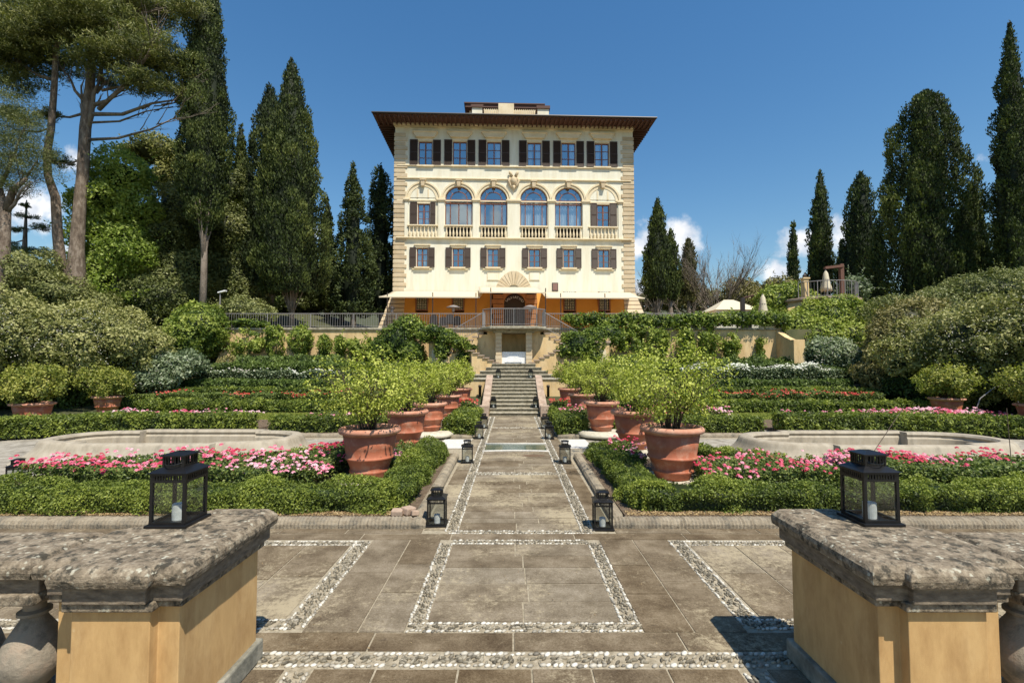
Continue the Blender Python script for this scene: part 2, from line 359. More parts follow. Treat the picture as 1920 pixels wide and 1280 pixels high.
M['ochre_wall'] = surf('ochre_garden_wall', [(.5, .34, .15), (.64, .46, .235), (.7, .54, .32)], .9, .9, 30, .3, .01, stain=(.33, .23, .12), sscale=1.3, srange=(.5, .75), stretch=(2, 2, .7))
M['scarp'] = surf('awning_shade_plaster', [(.52, .25, .045), (.6, .3, .06)], .8, .9, 40, .1, .005)  # ochre with the amber shade under the awning mixed into its colour
M['shutter'] = plain('brown_shutter_paint', (.06, .034, .022), .55)
M['winwood'] = plain('window_wood', (.2, .07, .035), .5)
M['roofedge'] = plain('dark_roof_timber', (.085, .035, .022), .7)
M['rafter'] = plain('painted_rafters', (.10, .04, .024), .7)
M['tile'] = surf('roof_tiles', [(.2, .1, .06), (.33, .18, .11)], 3, .9, 20, .6, .03)
M['door'] = plain('dark_door_wood', (.03, .012, .008), .45)
M['portal'] = surf('awning_shade_portal_stone', [(.3, .12, .04), (.42, .19, .07)], 2, .9, 30, .4, .01)  # brown-orange darkened to carry the awning's shade on the portal
M['void'] = plain('dark_room', (.012, .011, .01), .9)  # near-black colour stands in for unlit depth behind openings
M['white'] = plain('white_paint', (.78, .78, .78), .6)
M['curtain'] = plain('white_curtain', (.62, .62, .6), .8)
M['plaque_brown'] = plain('brown_plaque', (.22, .12, .1), .7)
M['bark'] = surf('pine_bark', [(.06, .042, .03), (.18, .135, .1), (.36, .3, .24)], 7, .95, 16, 1, .06, stretch=(1, 1, .35))
M['gbark'] = surf('grey_bark', [(.09, .07, .05), (.2, .16, .125), (.3, .25, .2)], 4, .95, 16, 1, .04, stretch=(1, 1, .35))
M['twig'] = surf('twig_bark', [(.05, .035, .025), (.11, .08, .055)], 9, .9, 30, .3, .01)
M['post_wood'] = plain('rust_brown_timber', (.13, .06, .04), .8)
m, nt, b, out = newmat('window_glass')
g = nt.nodes.new('ShaderNodeBsdfGlossy'); g.inputs['Roughness'].default_value = .02; g.inputs['Color'].default_value = (.8, .95, 1, 1)
t = nt.nodes.new('ShaderNodeBsdfTransparent'); t.inputs[0].default_value = (.75, .8, .82, 1)
ms = nt.nodes.new('ShaderNodeMixShader'); ms.inputs[0].default_value = .36
nt.links.new(t.outputs[0], ms.inputs[1]); nt.links.new(g.outputs[0], ms.inputs[2]); nt.links.new(ms.outputs[0], out.inputs[0]); M['glass'] = m
m, nt, b, out = newmat('lantern_glass')
g = nt.nodes.new('ShaderNodeBsdfGlossy'); g.inputs['Roughness'].default_value = .02
t = nt.nodes.new('ShaderNodeBsdfTransparent'); t.inputs[0].default_value = (.9, .92, .92, 1)
ms = nt.nodes.new('ShaderNodeMixShader'); ms.inputs[0].default_value = .04
nt.links.new(t.outputs[0], ms.inputs[1]); nt.links.new(g.outputs[0], ms.inputs[2]); nt.links.new(ms.outputs[0], out.inputs[0]); M['lglass'] = m
m, nt, b, out = newmat('awning_fabric')
tr = nt.nodes.new('ShaderNodeBsdfTranslucent'); tr.inputs[0].default_value = (.8, .6, .33, 1); b.inputs['Base Color'].default_value = (.74, .68, .52, 1); b.inputs['Roughness'].default_value = .9
ms = nt.nodes.new('ShaderNodeMixShader'); ms.inputs[0].default_value = .3
nt.links.new(b.outputs[0], ms.inputs[1]); nt.links.new(tr.outputs[0], ms.inputs[2]); nt.links.new(ms.outputs[0], out.inputs[0]); M['awning'] = m
m, nt, b, out = newmat('rill_water')
b.inputs['Base Color'].default_value = (.05, .085, .06, 1); b.inputs['Roughness'].default_value = .08; bump(nt, b, ntex(nt, 8, 3), .1, .01); M['water'] = m
# foliage
M['box'] = foliage('box_leaves', [(.02, .035, .008), (.085, .12, .02), (.18, .225, .035), (.32, .36, .06)], .28)
M['hedge_dark'] = foliage('dark_hedge_leaves', [(.015, .03, .008), (.055, .09, .018), (.11, .16, .032), (.2, .26, .06)], .24)
M['citrus'] = foliage('yellow_green_leaves', [(.06, .08, .012), (.22, .25, .035), (.38, .43, .06), (.57, .59, .14)], .36)
M['azalea'] = foliage('light_shrub_leaves', [(.05, .07, .012), (.16, .19, .035), (.3, .32, .06), (.42, .4, .1)], .35)
M['cypress'] = foliage('cypress_foliage', [(.012, .02, .005), (.04, .06, .01), (.09, .115, .02), (.19, .2, .045)], .16, .7)
M['cypress_dk'] = foliage('dark_cypress_foliage', [(.01, .018, .006), (.03, .048, .011), (.062, .086, .02), (.13, .15, .04)], .14, .7)
M['pine'] = foliage('pine_needles', [(.03, .04, .01), (.10, .12, .03), (.19, .2, .055), (.3, .29, .09)], .24, .6)
M['decid'] = foliage('fresh_green_leaves', [(.035, .06, .01), (.11, .165, .025), (.2, .275, .045), (.32, .39, .08)], .38)
M['oak'] = foliage('holm_oak_leaves', [(.022, .032, .01), (.08, .10, .026), (.15, .17, .05), (.24, .25, .09)], .22)
M['rosemass'] = foliage('banksia_rose_leaves', [(.024, .034, .012), (.10, .12, .032), (.235, .24, .075), (.43, .41, .17)], .25)
M['ivy'] = foliage('ivy_leaves', [(.02, .04, .01), (.085, .135, .02), (.2, .26, .04), (.38, .42, .09)], .3)
M['silver'] = foliage('silvery_leaves', [(.03, .05, .022), (.10, .14, .065), (.22, .27, .15), (.4, .44, .29)], .25)
M['olive'] = foliage('brownish_conifer_foliage', [(.03, .032, .012), (.10, .10, .03), (.18, .165, .055), (.27, .235, .09)], .18)
M['roseleaf'] = foliage('rose_leaves', [(.03, .05, .014), (.09, .13, .03), (.18, .23, .05), (.27, .3, .09)], .3)
M['pink'] = foliage('pink_petals', [(.5, .03, .07), (.68, .13, .22), (.76, .30, .42), (.82, .56, .63)], .25)
M['red'] = foliage('red_petals', [(.35, .02, .02), (.52, .05, .04), (.6, .09, .07), (.66, .2, .16)], .2)
M['whitef'] = foliage('white_petals', [(.55, .5, .45), (.7, .68, .62), (.8, .79, .74), (.85, .85, .82)], .25)

# ------------------------------------------------------------ terrain
AX = .09
def sst(a, b, x):
    t = min(1, max(0, (x - a) / (b - a))); return t * t * (3 - 2 * t)
def H(x, y):
    z = np.interp(y, [18.6, 20, 21.5, 23, 24.5, 26, 26.001], [0, .15, .55, 1.1, 1.65, 1.8, 3.85]) if abs(x) < 60 else np.interp(y, [16, 28], [0, 4.5])
    if y > 26:
        z += sst(-9, -18, x) * min((y - 26) * .16, 2.6) + sst(14, 22, x) * min((y - 26) * .14, 2.2)
    if y > 52: z += sst(52, 130, y) * 10.5
    return float(z)
def ground():
    xs = sorted(set([-900, -500, -250, -120, -80, -60.01] + [i * 1.5 for i in range(-40, 41)] + [60.01, 80, 120, 250, 500, 900]))
    ys = sorted(set([-60, -20, 0, 5, 10, 14, 18.6, 19.3, 20, 20.75, 21.5, 22.25, 23, 23.75, 24.5, 25.2, 26, 26.01] + [27 + i * 1.5 for i in range(22)] + [65, 75, 90, 120, 160, 250, 500, 1200]))
    V = [(x, y, H(x, y) - .03) for y in ys for x in xs]
    QM().add(V, grid_faces(len(xs), len(ys)), .5).build('ground', M['earth'], smooth=False)['kind'] = 'structure'
ground()

# ------------------------------------------------------------ paving
mort = MB(); mort.box(-14.3, 14.3, -4, 18.4, -.02, -.004); o = mort.build('paving_bed', M['mortar']); tag(o, kind='structure')
slabs = MB()
def slab_region(x0, x1, y0, y1, nx, ny, jit=.12, tone=(.1, .6), gap=.0075, stag=False):
    ys = [y0 + (y1 - y0) * (j + (random.uniform(-jit, jit) if 0 < j < ny else 0)) / ny for j in range(ny + 1)]
    for j in range(ny):
        o_ = (.5 if (stag and j % 2) else 0)
        xs = [x0 + (x1 - x0) * (i + (random.uniform(-jit, jit) + o_ * .6 if 0 < i < nx else 0)) / nx for i in range(nx + 1)]
        for i in range(nx):
            z = random.uniform(0, .004)
            slabs.box(xs[i] + gap, xs[i + 1] - gap, ys[j] + gap, ys[j + 1] - gap, -.01, z, random.uniform(*tone))
# central panel, its flanks, side panels, cross bands
slab_region(-.66, .84, 3.80, 5.40, 2, 5, tone=(.45, .95))
for k, (a, b) in enumerate([(-1.57, -1.15), (-1.15, -.80)]): slab_region(a, b, 3.66, 5.53, 1, 2 + k, tone=(.1, .75))
for k, (a, b) in enumerate([(.98, 1.36), (1.36, 1.76)]): slab_region(a, b, 3.66, 5.53, 1, 3 - k, tone=(.05, .35))
tag(slabs.build('paving', M['slab']), kind='structure'); slabs = MB()
for s in (-1, 1):
    e0, e1 = AX + s * 1.86, AX + s * 12
    for k in range(14):
        a = e0 + s * k * .48; b = a + s * .48
        slab_region(min(a, b), max(a, b), 3.84, 5.36, 1, 2, tone=(.15, .9))
slab_region(-.64, .82, 5.84, 8.68, 2, 12, tone=(.25, .8), stag=True)
slab_region(-1.06, -.80, 5.84, 18.2, 1, 11, tone=(.3, .9))
tag(slabs.build('paving', M['slab_lichen']), kind='structure'); slabs = MB()
slab_region(-8, 8, 3.425, 3.66, 14, 1, tone=(.05, .3)); slab_region(-8, 8, 5.53, 5.725, 13, 1, tone=(.1, .4)); slab_region(-8, -1.06, 5.735, 5.9, 8, 1, tone=(.2, .6)); slab_region(1.22, 8, 5.735, 5.9, 8, 1, tone=(.1, .5))
slab_region(-1.30, 1.48, 1.2, 3.235, 6, 3, tone=(0, .3)); slab_region(-8, -1.48, 1.2, 3.235, 12, 3, tone=(0, .5)); slab_region(1.66, 8, 1.2, 3.235, 12, 3, tone=(0, .5))
slab_region(-.64, .82, 8.86, 10.94, 2, 8, tone=(.3, .8), stag=True)
slab_region(-.62, .8, 11.93, 17.95, 2, 22, tone=(.5, 1), stag=True)
slab_region(.98, 1.22, 5.84, 18.2, 1, 11, tone=(.1, .7))
slab_region(-1.06, 1.22, 17.97, 18.3, 4, 1, tone=(.4, .8))
tag(slabs.build('paving', M['slab'], bevel=0), kind='structure')
# pale cobbled walks around the two fountains and across
pp = MB()
for s in (-1, 1):
    a, b = sorted((AX + s * 1.15, AX + s * 13.5))
    pp.box(a, b, 11.55, 12.7, -.01, .004); a, b = sorted((AX + s * 4.2, AX + s * 15)); pp.box(a, b, 8.25, 11.55, -.01, .006)
    a, b = sorted((AX + s * 1.15, AX + s * 13.5))
    a, b = sorted((AX + s * 7.0, AX + s * 7.35)); pp.box(a, b, 12.7, 16.2, -.01, .005)
    a, b = sorted((AX + s * 8.2, AX + s * 16)); pp.box(a, b, 5.7, 8.25, -.01, .005)
tag(pp.build('cobbled_walk', M['pale_pave']), kind='structure')
gp = MB(); gp.box(-1.75, -1.12, 11.3, 12.6, .004, .012); gp.box(1.28, 1.9, 11.3, 12.6, .004, .012)
tag(gp.build('mosaic_patch', M['gravel']), kind='structure')
# shallow basin crossing the walk
t = empty('water_basin', (AX, 11.4, 0), 0, 'shallow green water basin set across the middle of the stone walk', 'water basin')
wb = MB(); wb.box(-.72, .70, -.42, .5, .002, .008); wb.build('water', M['water'], t)
wb = MB(); wb.tube([(-.75, .52, .012), (.73, .52, .012)], .018, 6)
wb.tube([(-.76 + 1.5 * k / 16, -.50 + .075 * math.sin(math.pi * k / 16), .012) for k in range(17)], .022, 6); wb.build('rim', M['gravel'], t, True)
wp = MB(); wp.lathe([(1, .0045), (.999, .0052)], .38, -.95, 28, .42, .26, .1); wp.build('wet_stain', surf('wet_brown_stain', [(.09, .05, .03), (.15, .08, .045)], 5, .3), t)
# pebble bands
peb = QM(); dpb = QM()
def sphere_t(nu=6, nv=4):
    V = []
    for j in range(nv + 1):
        p = math.pi * j / nv
        for i in range(nu):
            a = 2 * math.pi * i / nu; V.append((math.sin(p) * math.cos(a) if 0 < j < nv else 1e-3 * math.cos(a), math.sin(p) * math.sin(a) if 0 < j < nv else 1e-3 * math.sin(a), math.cos(p)))
    return np.array(V), grid_faces(nu, nv + 1, True)
SV, SF = sphere_t()
def put_ell(qm, C, ang, a, b, c, T):
    n = len(C); ca, sa = np.cos(ang), np.sin(ang)
    X = SV[None, :, 0] * a[:, None]; Y = SV[None, :, 1] * b[:, None]; Z = SV[None, :, 2] * c[:, None]
    V = np.stack([X * ca[:, None] - Y * sa[:, None] + C[:, None, 0], X * sa[:, None] + Y * ca[:, None] + C[:, None, 1], Z + C[:, None, 2]], axis=2).reshape(-1, 3)
    F = (SF[None] + (np.arange(n) * len(SV))[:, None, None]).reshape(-1, 4)
    qm.add(V, F, np.repeat(T, len(SV)))
def prow(x0, y0, x1, y1, size):
    L = math.hypot(x1 - x0, y1 - y0); n = int(L / (size * .82)); d = math.atan2(y1 - y0, x1 - x0)
    t = (np.arange(n) + .5 + rng.uniform(-.15, .15, n)) / n; wob = rng.normal(0, size * .1, n)
    C = np.stack([x0 + (x1 - x0) * t - math.sin(d) * wob, y0 + (y1 - y0) * t + math.cos(d) * wob, np.full(n, .001)], axis=1)
    keep = rng.random(n) > .1; C = C[keep]; n = len(C)
    sz = rng.uniform(.6, 1.15, n)
    put_ell(peb, C, d + rng.normal(0, .25, n) + .45, size * .56 * sz, size * .34 * sz, size * .25 * sz, np.clip(rng.normal(.58, .2, n), 0, 1))
def pfill(x0, y0, x1, y1, wid, size):
    L = math.hypot(x1 - x0, y1 - y0); d = math.atan2(y1 - y0, x1 - x0); n = int(L * wid / (size * size * .42)); t = rng.random(n); o = rng.uniform(-.5, .5, n) * wid
    C = np.stack([x0 + (x1 - x0) * t - math.sin(d) * o, y0 + (y1 - y0) * t + math.cos(d) * o, np.full(n, 0.)], axis=1)
    put_ell(dpb, C, d + rng.normal(.5, .5, n), size * rng.uniform(.4, .6, n), size * rng.uniform(.14, .24, n), np.full(n, size * .3), rng.uniform(.1, .95, n))
def band(x0, y0, x1, y1, wid, size, fill=True):
    d = math.atan2(y1 - y0, x1 - x0); nx, ny = -math.sin(d) * wid / 2, math.cos(d) * wid / 2
    prow(x0 + nx, y0 + ny, x1 + nx, y1 + ny, size); prow(x0 - nx, y0 - ny, x1 - nx, y1 - ny, size)
    if fill: pfill(x0, y0, x1, y1, wid - size, size * .95)
S = .04
band(-7, 3.33, 7, 3.33, .13, .05); band(-1.39, 3.2, -1.39, 1.6, .13, .046); band(1.57, 3.2, 1.57, 1.6, .13, .046)
band(-.80, 3.73, .98, 3.73, .10, S); band(-.66, 5.46, .84, 5.46, .10, S); band(-.73, 3.8, -.73, 5.42, .12, S); band(.91, 3.8, .91, 5.42, .12, S)
for s in (-1, 1):
    xa = AX + s * 1.75; band(xa, 3.72, xa, 5.5, .15, S); band(xa, 3.77, AX + s * 9, 3.77, .12, S); band(xa, 5.42, AX + s * 9, 5.42, .10, S)
band(-.75, 5.77, .95, 5.77, .08, S); band(-.72, 8.77, .9, 8.77, .14, S)
for s in (-1, 1):
    xb = AX + s * .81
    band(xb, 5.8, xb, 8.7, .14, S); band(xb, 8.86, xb, 17.9, .14, .05); prow(AX + s * 1.15, 10.9, AX + s * 1.15, 12.8, .05)
band(-.6, 14.9, .78, 14.9, .1, .05)
tag(peb.build('pebble_edging', M['pebble'], smooth=True), 'rows of white pebbles outlining the stone paving panels', 'pebbles', kind='stuff')
tag(dpb.build('pebble_infill', M['dpebble'], smooth=True), 'small dark cobbles packed between the white pebble rows', 'pebbles', kind='stuff')

# ------------------------------------------------------------ foreground piers and balustrades
def mir(poly, s):
    if s < 0: return poly
    return [(2 * .087 - x, y) for x, y in poly][::-1]
def rounded_slab(poly, z0, z1, off_mid):
    """slab with a bullnose edge: stack of scaled offsets"""
    mb = MB(); n = len(poly); cx_ = sum(p[0] for p in poly) / n; cy_ = sum(p[1] for p in poly) / n
    def offset(d):
        out_ = []
        for i in range(n):
            p0 = Vector(poly[i - 1]); p1 = Vector(poly[i]); p2 = Vector(poly[(i + 1) % n])
            e1 = (p1 - p0).normalized(); e2 = (p2 - p1).normalized(); n1 = Vector((e1.y, -e1.x)); n2 = Vector((e2.y, -e2.x))
            b_ = (n1 + n2); k = d / max(.35, (1 + n1.dot(n2)) / 2) / 2
            out_.append((p1.x + b_.x * k, p1.y + b_.y * k))
        return out_
    prof = [(-.035, z0), (-.008, z0 + .012), (0, z0 + (z1 - z0) * .45), (-.006, z0 + (z1 - z0) * .7), (-.03, z1 - .008), (-.055, z1)]
    rings = [offset(d) for d, z in prof]; vs = []; fs = []
    for (d, z), r_ in zip(prof, rings): vs += [(x, y, z) for x, y in r_]
    for j in range(len(prof) - 1):
        for i in range(n): i2 = (i + 1) % n; fs.append((j * n + i, j * n + i2, (j + 1) * n + i2, (j + 1) * n + i))
    fs.append(tuple(range(n))[::-1]); fs.append(tuple(range((len(prof) - 1) * n, len(prof) * n)))
    return mb.add(vs, fs)
def subdiv_noise(o, lev, strength, size):
    s_ = o.modifiers.new('sub', 'SUBSURF'); s_.subdivision_type = 'SIMPLE'; s_.levels = lev; s_.render_levels = lev
    tx = bpy.data.textures.new('wear', 'CLOUDS'); tx.noise_scale = size; tx.noise_depth = 3
    d = o.modifiers.new('wear', 'DISPLACE'); d.texture = tx; d.strength = strength; d.mid_level = .5; d.texture_coords = 'GLOBAL'
BASE = {}
def pier(s):
    side = 'left' if s < 0 else 'right'
    t = empty('balustrade_pier', (mir([(-1.95, 2.9)], s)[0][0], 2.9, 0), 0,
              'ochre plaster pier with lichened stone cap %s the walk entrance' % ('left of' if s < 0 else 'right of'), 'pier')
    off = tuple(t.location)
    capo = [(-1.63, 2.45), (-1.63, 3.40), (-1.70, 3.46), (-2.08, 3.46), (-2.22, 3.33), (-2.33, 3.12), (-2.47, 3.0), (-2.47, 2.51), (-2.30, 2.51), (-2.30, 2.41), (-1.79, 2.41), (-1.79, 2.45)]
    def up(mb, poly_ring): return mb
    c = rounded_slab(mir(capo, s), .875, .98, 0).build('cap', M['cap'], t, False, 0, off); subdiv_noise(c, 4, .006, .022)
    def shrink(poly, d):
        m_ = MB(); n = len(poly); o_ = []
        for i in range(n):
            p0 = Vector(poly[i - 1]); p1 = Vector(poly[i]); p2 = Vector(poly[(i + 1) % n]); e1 = (p1 - p0).normalized(); e2 = (p2 - p1).normalized()
            n1 = Vector((-e1.y, e1.x)); n2 = Vector((-e2.y, e2.x)); b_ = n1 + n2; k = d / max(.35, (1 + n1.dot(n2)) / 2) / 2
            o_.append((p1.x + b_.x * k, p1.y + b_.y * k))
        return o_
    main = mir(capo, s)
    MB().prism(shrink(main, .045), .79, .876).build('frieze', M['frieze'], t, False, .006, off)
    body = [(-1.73, 2.56), (-1.73, 3.33), (-2.4, 3.33), (-2.4, 2.60), (-2.24, 2.60), (-2.24, 2.50), (-1.84, 2.50), (-1.84, 2.56)]
    bm_ = mir(body, s)
    MB().prism(shrink(bm_, -.03), .745, .792).build('moulding', M['cap'], t, False, .008, off)
    MB().prism(bm_, 0, .746).build('body', M['pier'], t, False, .004, off)
    MB().prism(shrink(bm_, -.035), 0, .13).build('base', M['pier_base'], t, False, .012, off)
    # balustrade running outward
    x0 = mir([(-2.47, 0)], s)[0][0]
    tb = empty('stone_balustrade', (x0, 2.75, 0), 0, 'stone balustrade with fat balusters running off the %s frame edge' % side, 'balustrade')
    ob = tuple(tb.location); sg = -1 if s < 0 else 1
    xe = x0 + sg * 4.2
    rl = [(x0, 2.51), (x0, 3.0), (xe, 3.0), (xe, 2.51)]
    if s > 0: rl = rl[::-1]
    rl = rl if s > 0 else rl
    pts = sorted([x0, xe]); rl = [(pts[0], 2.51), (pts[1], 2.51), (pts[1], 3.0), (pts[0], 3.0)]
    c = rounded_slab(rl, .876, .978, 0).build('top_rail', M['cap'], tb, False, 0, ob); subdiv_noise(c, 5, .006, .022)
    MB().box(pts[0], pts[1], 2.56, 2.95, .80, .877).build('under_rail', M['frieze'], tb, False, .006, ob)
    MB().box(pts[0], pts[1], 2.53, 2.98, .745, .80).build('rail_moulding', M['cap'], tb, False, .008, ob)
    MB().box(pts[0], pts[1], 2.5, 3.0, 0, .12).build('bottom_rail', M['pier_base'], tb, False, .012, ob)
    for k in range(11):
        bx = x0 + sg * (.20 + .36 * k)
        q = MB(); q.lathe([(.075, .18), (.085, .2), (.07, .215), (.11, .26), (.145, .33), (.148, .39), (.125, .47), (.085, .54), (.06, .58), (.055, .6), (.075, .61), (.075, .625), (.05, .635), (.05, .665), (.085, .68), (.09, .7)], 0, 0, 28)
        q.box(-.11, .11, -.11, .11, .12, .18); q.box(-.11, .11, -.11, .11, .7, .745)
        if k == 0: BASE['b'] = q.build('baluster', M['bal'], tb, True); o_ = BASE['b']; em = o_.modifiers.new('e', 'EDGE_SPLIT'); em.split_angle = R(50)
        else: o_ = BASE['b'].copy(); COL.objects.link(o_); o_.parent = tb
        o_.location = (bx - ob[0], 0, 0)
pier(-1); pier(1)

# ------------------------------------------------------------ lanterns
def make_lantern(loc, label, grp='black metal candle lanterns', rz=0):
    t = empty('candle_lantern', loc, rz, label, 'lantern', grp); W = .235; h = W / 2
    MB().box(-h - .012, h + .012, -h - .012, h + .012, 0, .018).build('base', M['black'], t, False, .003)
    f = MB()
    for sx_ in (-1, 1):
        for sy_ in (-1, 1):
            x, y = sx_ * (h - .016), sy_ * (h - .016); f.box(x - .009, x + .009, y - .009, y + .009, .018, .33)
    for z0, z1 in ((.018, .035), (.275, .29), (.318, .334)):
        f.box(-h + .006, h - .006, -h + .006, -h + .022, z0, z1); f.box(-h + .006, h - .006, h - .022, h - .006, z0, z1)
        f.box(-h + .006, -h + .022, -h + .022, h - .022, z0, z1); f.box(h - .022, h - .006, -h + .022, h - .022, z0, z1)
    for k in range(11):
        x = -h + .03 + k * (W - .06) / 10
        for y in (-h + .012, h - .012): f.box(x - .0045, x + .0045, y - .004, y + .004, .288, .32)
        for y in (-h + .012, h - .012): f.box(y - .004, y + .004, x - .0045, x + .0045, .288, .32)
    f.build('frame', M['black'], t)
    r_ = MB(); a = h + .006; c = .07
    r_.hexa([(-a, -a, .334), (a, -a, .334), (a, a, .334), (-a, a, .334), (-c, -c, .362), (c, -c, .362), (c, c, .362), (-c, c, .362)]); r_.build('roof', M['black'], t)
    ch = MB(); c = .062
    for sx_ in (-1, 1):
        for sy_ in (-1, 1): ch.box(sx_ * c - .006, sx_ * c + .006, sy_ * c - .006, sy_ * c + .006, .36, .43)
    for k in range(6):
        x = -c + .012 + k * (2 * c - .024) / 5
        for y in (-c, c): ch.box(x - .004, x + .004, y - .003, y + .003, .36, .425); ch.box(y - .003, y + .003, x - .004, x + .004, .36, .425)
    ch.box(-c - .002, c + .002, -c - .002, c + .002, .36, .375); ch.box(-.078, .078, -.078, .078, .428, .436)
    ch.hexa([(-.078, -.078, .436), (.078, -.078, .436), (.078, .078, .436), (-.078, .078, .436), (-.03, -.03, .452), (.03, -.03, .452), (.03, .03, .452), (-.03, .03, .452)])
    ch.build('chimney', M['black'], t)
    hd = MB(); hd.tube([(.066 * math.cos(a_ * 1.0), -.066 * 1.5 * math.sin(a_) * .9 - .01, .40 - .02 * math.sin(a_)) for a_ in [math.pi * k / 10 for k in range(11)]], .003, 5); hd.build('handle', M['black'], t)
    g = MB(); e = h - .014
    for s_ in (-1, 1): g.box(-e + .01, e - .01, s_ * e - .001, s_ * e + .001, .03, .276); g.box(s_ * e - .001, s_ * e + .001, -e + .01, e - .01, .03, .276)
    g.build('glass', M['lglass'], t)
    cn = MB(); cn.lathe([(.038, .019), (.039, .07), (.038, .118), (.03, .112), (.004, .11)], .0, .0, 20); cn.tube([(0, 0, .105), (.002, 0, .125)], .0015, 4); cn.build('candle', M['candle'], t)
    return t
L0 = make_lantern((-2.14, 3.13, .98), 'large black candle lantern on the lichened cap of the left ochre pier')
def lantern(loc, label, sc=1, rz=0):
    t = copy_tree(L0); t.location = loc; t['label'] = label; t.rotation_euler = (0, 0, rz); t.scale = (sc,) * 3; return t
lantern((2.32, 3.16, .98), 'large black candle lantern on the lichened cap of the right ochre pier')
L_ = [(-.93, 6.05, 'nearest black lantern on the paving left of the walk, beside broken stones', .03), (1.10, 5.93, 'nearest black lantern on the paving right of the walk, at the kerb corner', -.05),
      (-.90, 9.75, 'black lantern left of the walk, by the far end of the near side hedge', .1), (1.06, 9.7, 'black lantern right of the walk, by the far end of the near side hedge', -.1),
      (-.87, 12.8, 'black lantern left of the walk, just beyond the white mosaic patch', .05), (.98, 12.75, 'black lantern right of the walk, just beyond the white mosaic patch', 0),
      (-.86, 14.8, 'black lantern left of the walk, last one before the stair foot', 0), (1.0, 14.7, 'black lantern right of the walk, last one before the stair foot', .1)]
for x, y, lb, rz in L_: lantern((x, y, .004), lb, 1, rz)
lantern((-8.1, 7.95, .008), 'black lantern at the far left on the pale walk, half behind box hedge', .95, .4)

# ------------------------------------------------------------ kerbs and beds
def kerb(x0, y0, x1, y1, label, wd=.2, h=.11, ribs=True):
    L = math.hypot(x1 - x0, y1 - y0); a = math.atan2(y1 - y0, x1 - x0)
    prof = [(-wd / 2, 0), (-wd / 2, h * .45), (-wd * .38, h * .82), (-wd * .15, h), (wd * .15, h), (wd * .38, h * .82), (wd / 2, h * .45), (wd / 2, 0)]
    st = .022 if min(y0, y1) < 8 and ribs else .3; n = max(2, int(L / st)); V = []; m_ = MB(); fs = []; k = len(prof)
    for i in range(n + 1):
        t_ = i / n; sc = 1 + (.042 * (1 if i % 2 else -1) if st < .1 else 0) + random.uniform(-.02, .02); e = min(t_, 1 - t_) * L
        if e < .1: sc *= .72 + 2.8 * e
        if int(t_ * L / .9) != int((t_ + 1.5 / n) * L / .9) and t_ > .02: sc *= .9
        for (py, pz) in prof: V.append((t_ * L, py * sc, pz * sc))
    for i in range(n):
        for j in range(k - 1): fs.append((i * k + j, (i + 1) * k + j, (i + 1) * k + j + 1, i * k + j + 1))
    fs.append(tuple(range(k))); fs.append(tuple(range(n * k, n * k + k))[::-1])
    m_.add(V, fs); o_ = m_.build('stone_kerb', M['kerb'], None, st > .1); o_.location = (x0, y0, 0); o_.rotation_euler = (0, 0, a)
    return tag(o_, label, 'kerb', 'rounded stone kerbs edging the flower beds')
kerb(-8.4, 5.98, -1.05, 5.98, 'long ribbed stone kerb in front of the near left flower bed'); kerb(1.2, 5.98, 8.6, 5.98, 'long ribbed stone kerb in front of the near right flower bed')
kerb(-1.17, 6.1, -1.2, 10.3, 'stone kerb between the walk and the near left side hedge', .17); kerb(1.33, 6.1, 1.38, 10.3, 'stone kerb with worn cobbles between the walk and the near right hedge', .17)
kerb(-1.9, 12.85, -1.05, 12.85, 'short kerb beyond the white mosaic patch, left of the walk', .16); kerb(1.22, 12.85, 2.2, 12.85, 'short kerb beyond the white mosaic patch, right of the walk', .16)
kerb(-6.6, 13.05, -2.6, 13.05, 'straight kerb behind the left terracotta pots', .16); kerb(2.9, 13.05, 6.9, 13.05, 'straight kerb behind the right terracotta pots', .16)
kerb(-12.3, 13.2, -7.4, 13.2, 'kerb of the bed behind the left fountain', .16); kerb(7.6, 13.2, 12.6, 13.2, 'kerb of the bed behind the right fountain', .16)
def bed(name, poly, z=.09):
    m_ = MB(); m_.prism(poly, -.01, z); return tag(m_.build(name, M['soil']), kind='structure')
for s in (-1, 1):
    q = lambda a, b: tuple(sorted((AX + s * a, AX + s * b)))
    for (a, b, y0, y1) in [(1.33, 8.2, 6.05, 8.3), (1.33, 4.3, 8.3, 10.25), (1.2, 2.3, 12.9, 18.6), (2.3, 6.75, 13.1, 16), (7.5, 13.5, 13.25, 16.3), (2.3, 6.5, 16.0, 17.6)]:
        x0, x1 = q(a, b); bed('bed_soil', [(x0, y0), (x1, y0), (x1, y1), (x0, y1)])
    x0, x1 = q(3.2, 17); m_ = MB(); m_.box(x0, x1, 16.3, 18.9, .0, .02); tag(m_.build('lawn', M['lawn']), kind='structure')
gq = QM(); P = np.stack([rng.uniform(3.2, 16, 36000) * rng.choice([-1, 1], 36000) + AX, rng.uniform(16.3, 18.9, 36000), np.full(36000, .05)], 1)
leaves(gq, P, np.tile([0, -1., .3], (36000, 1)), .08, .02, .5, .55, .2, lift=(0, 0, 1.5))
tag(gq.build('lawn_grass', M['azalea']), 'short mown lawn strip behind the flower beds', 'grass', kind='stuff')
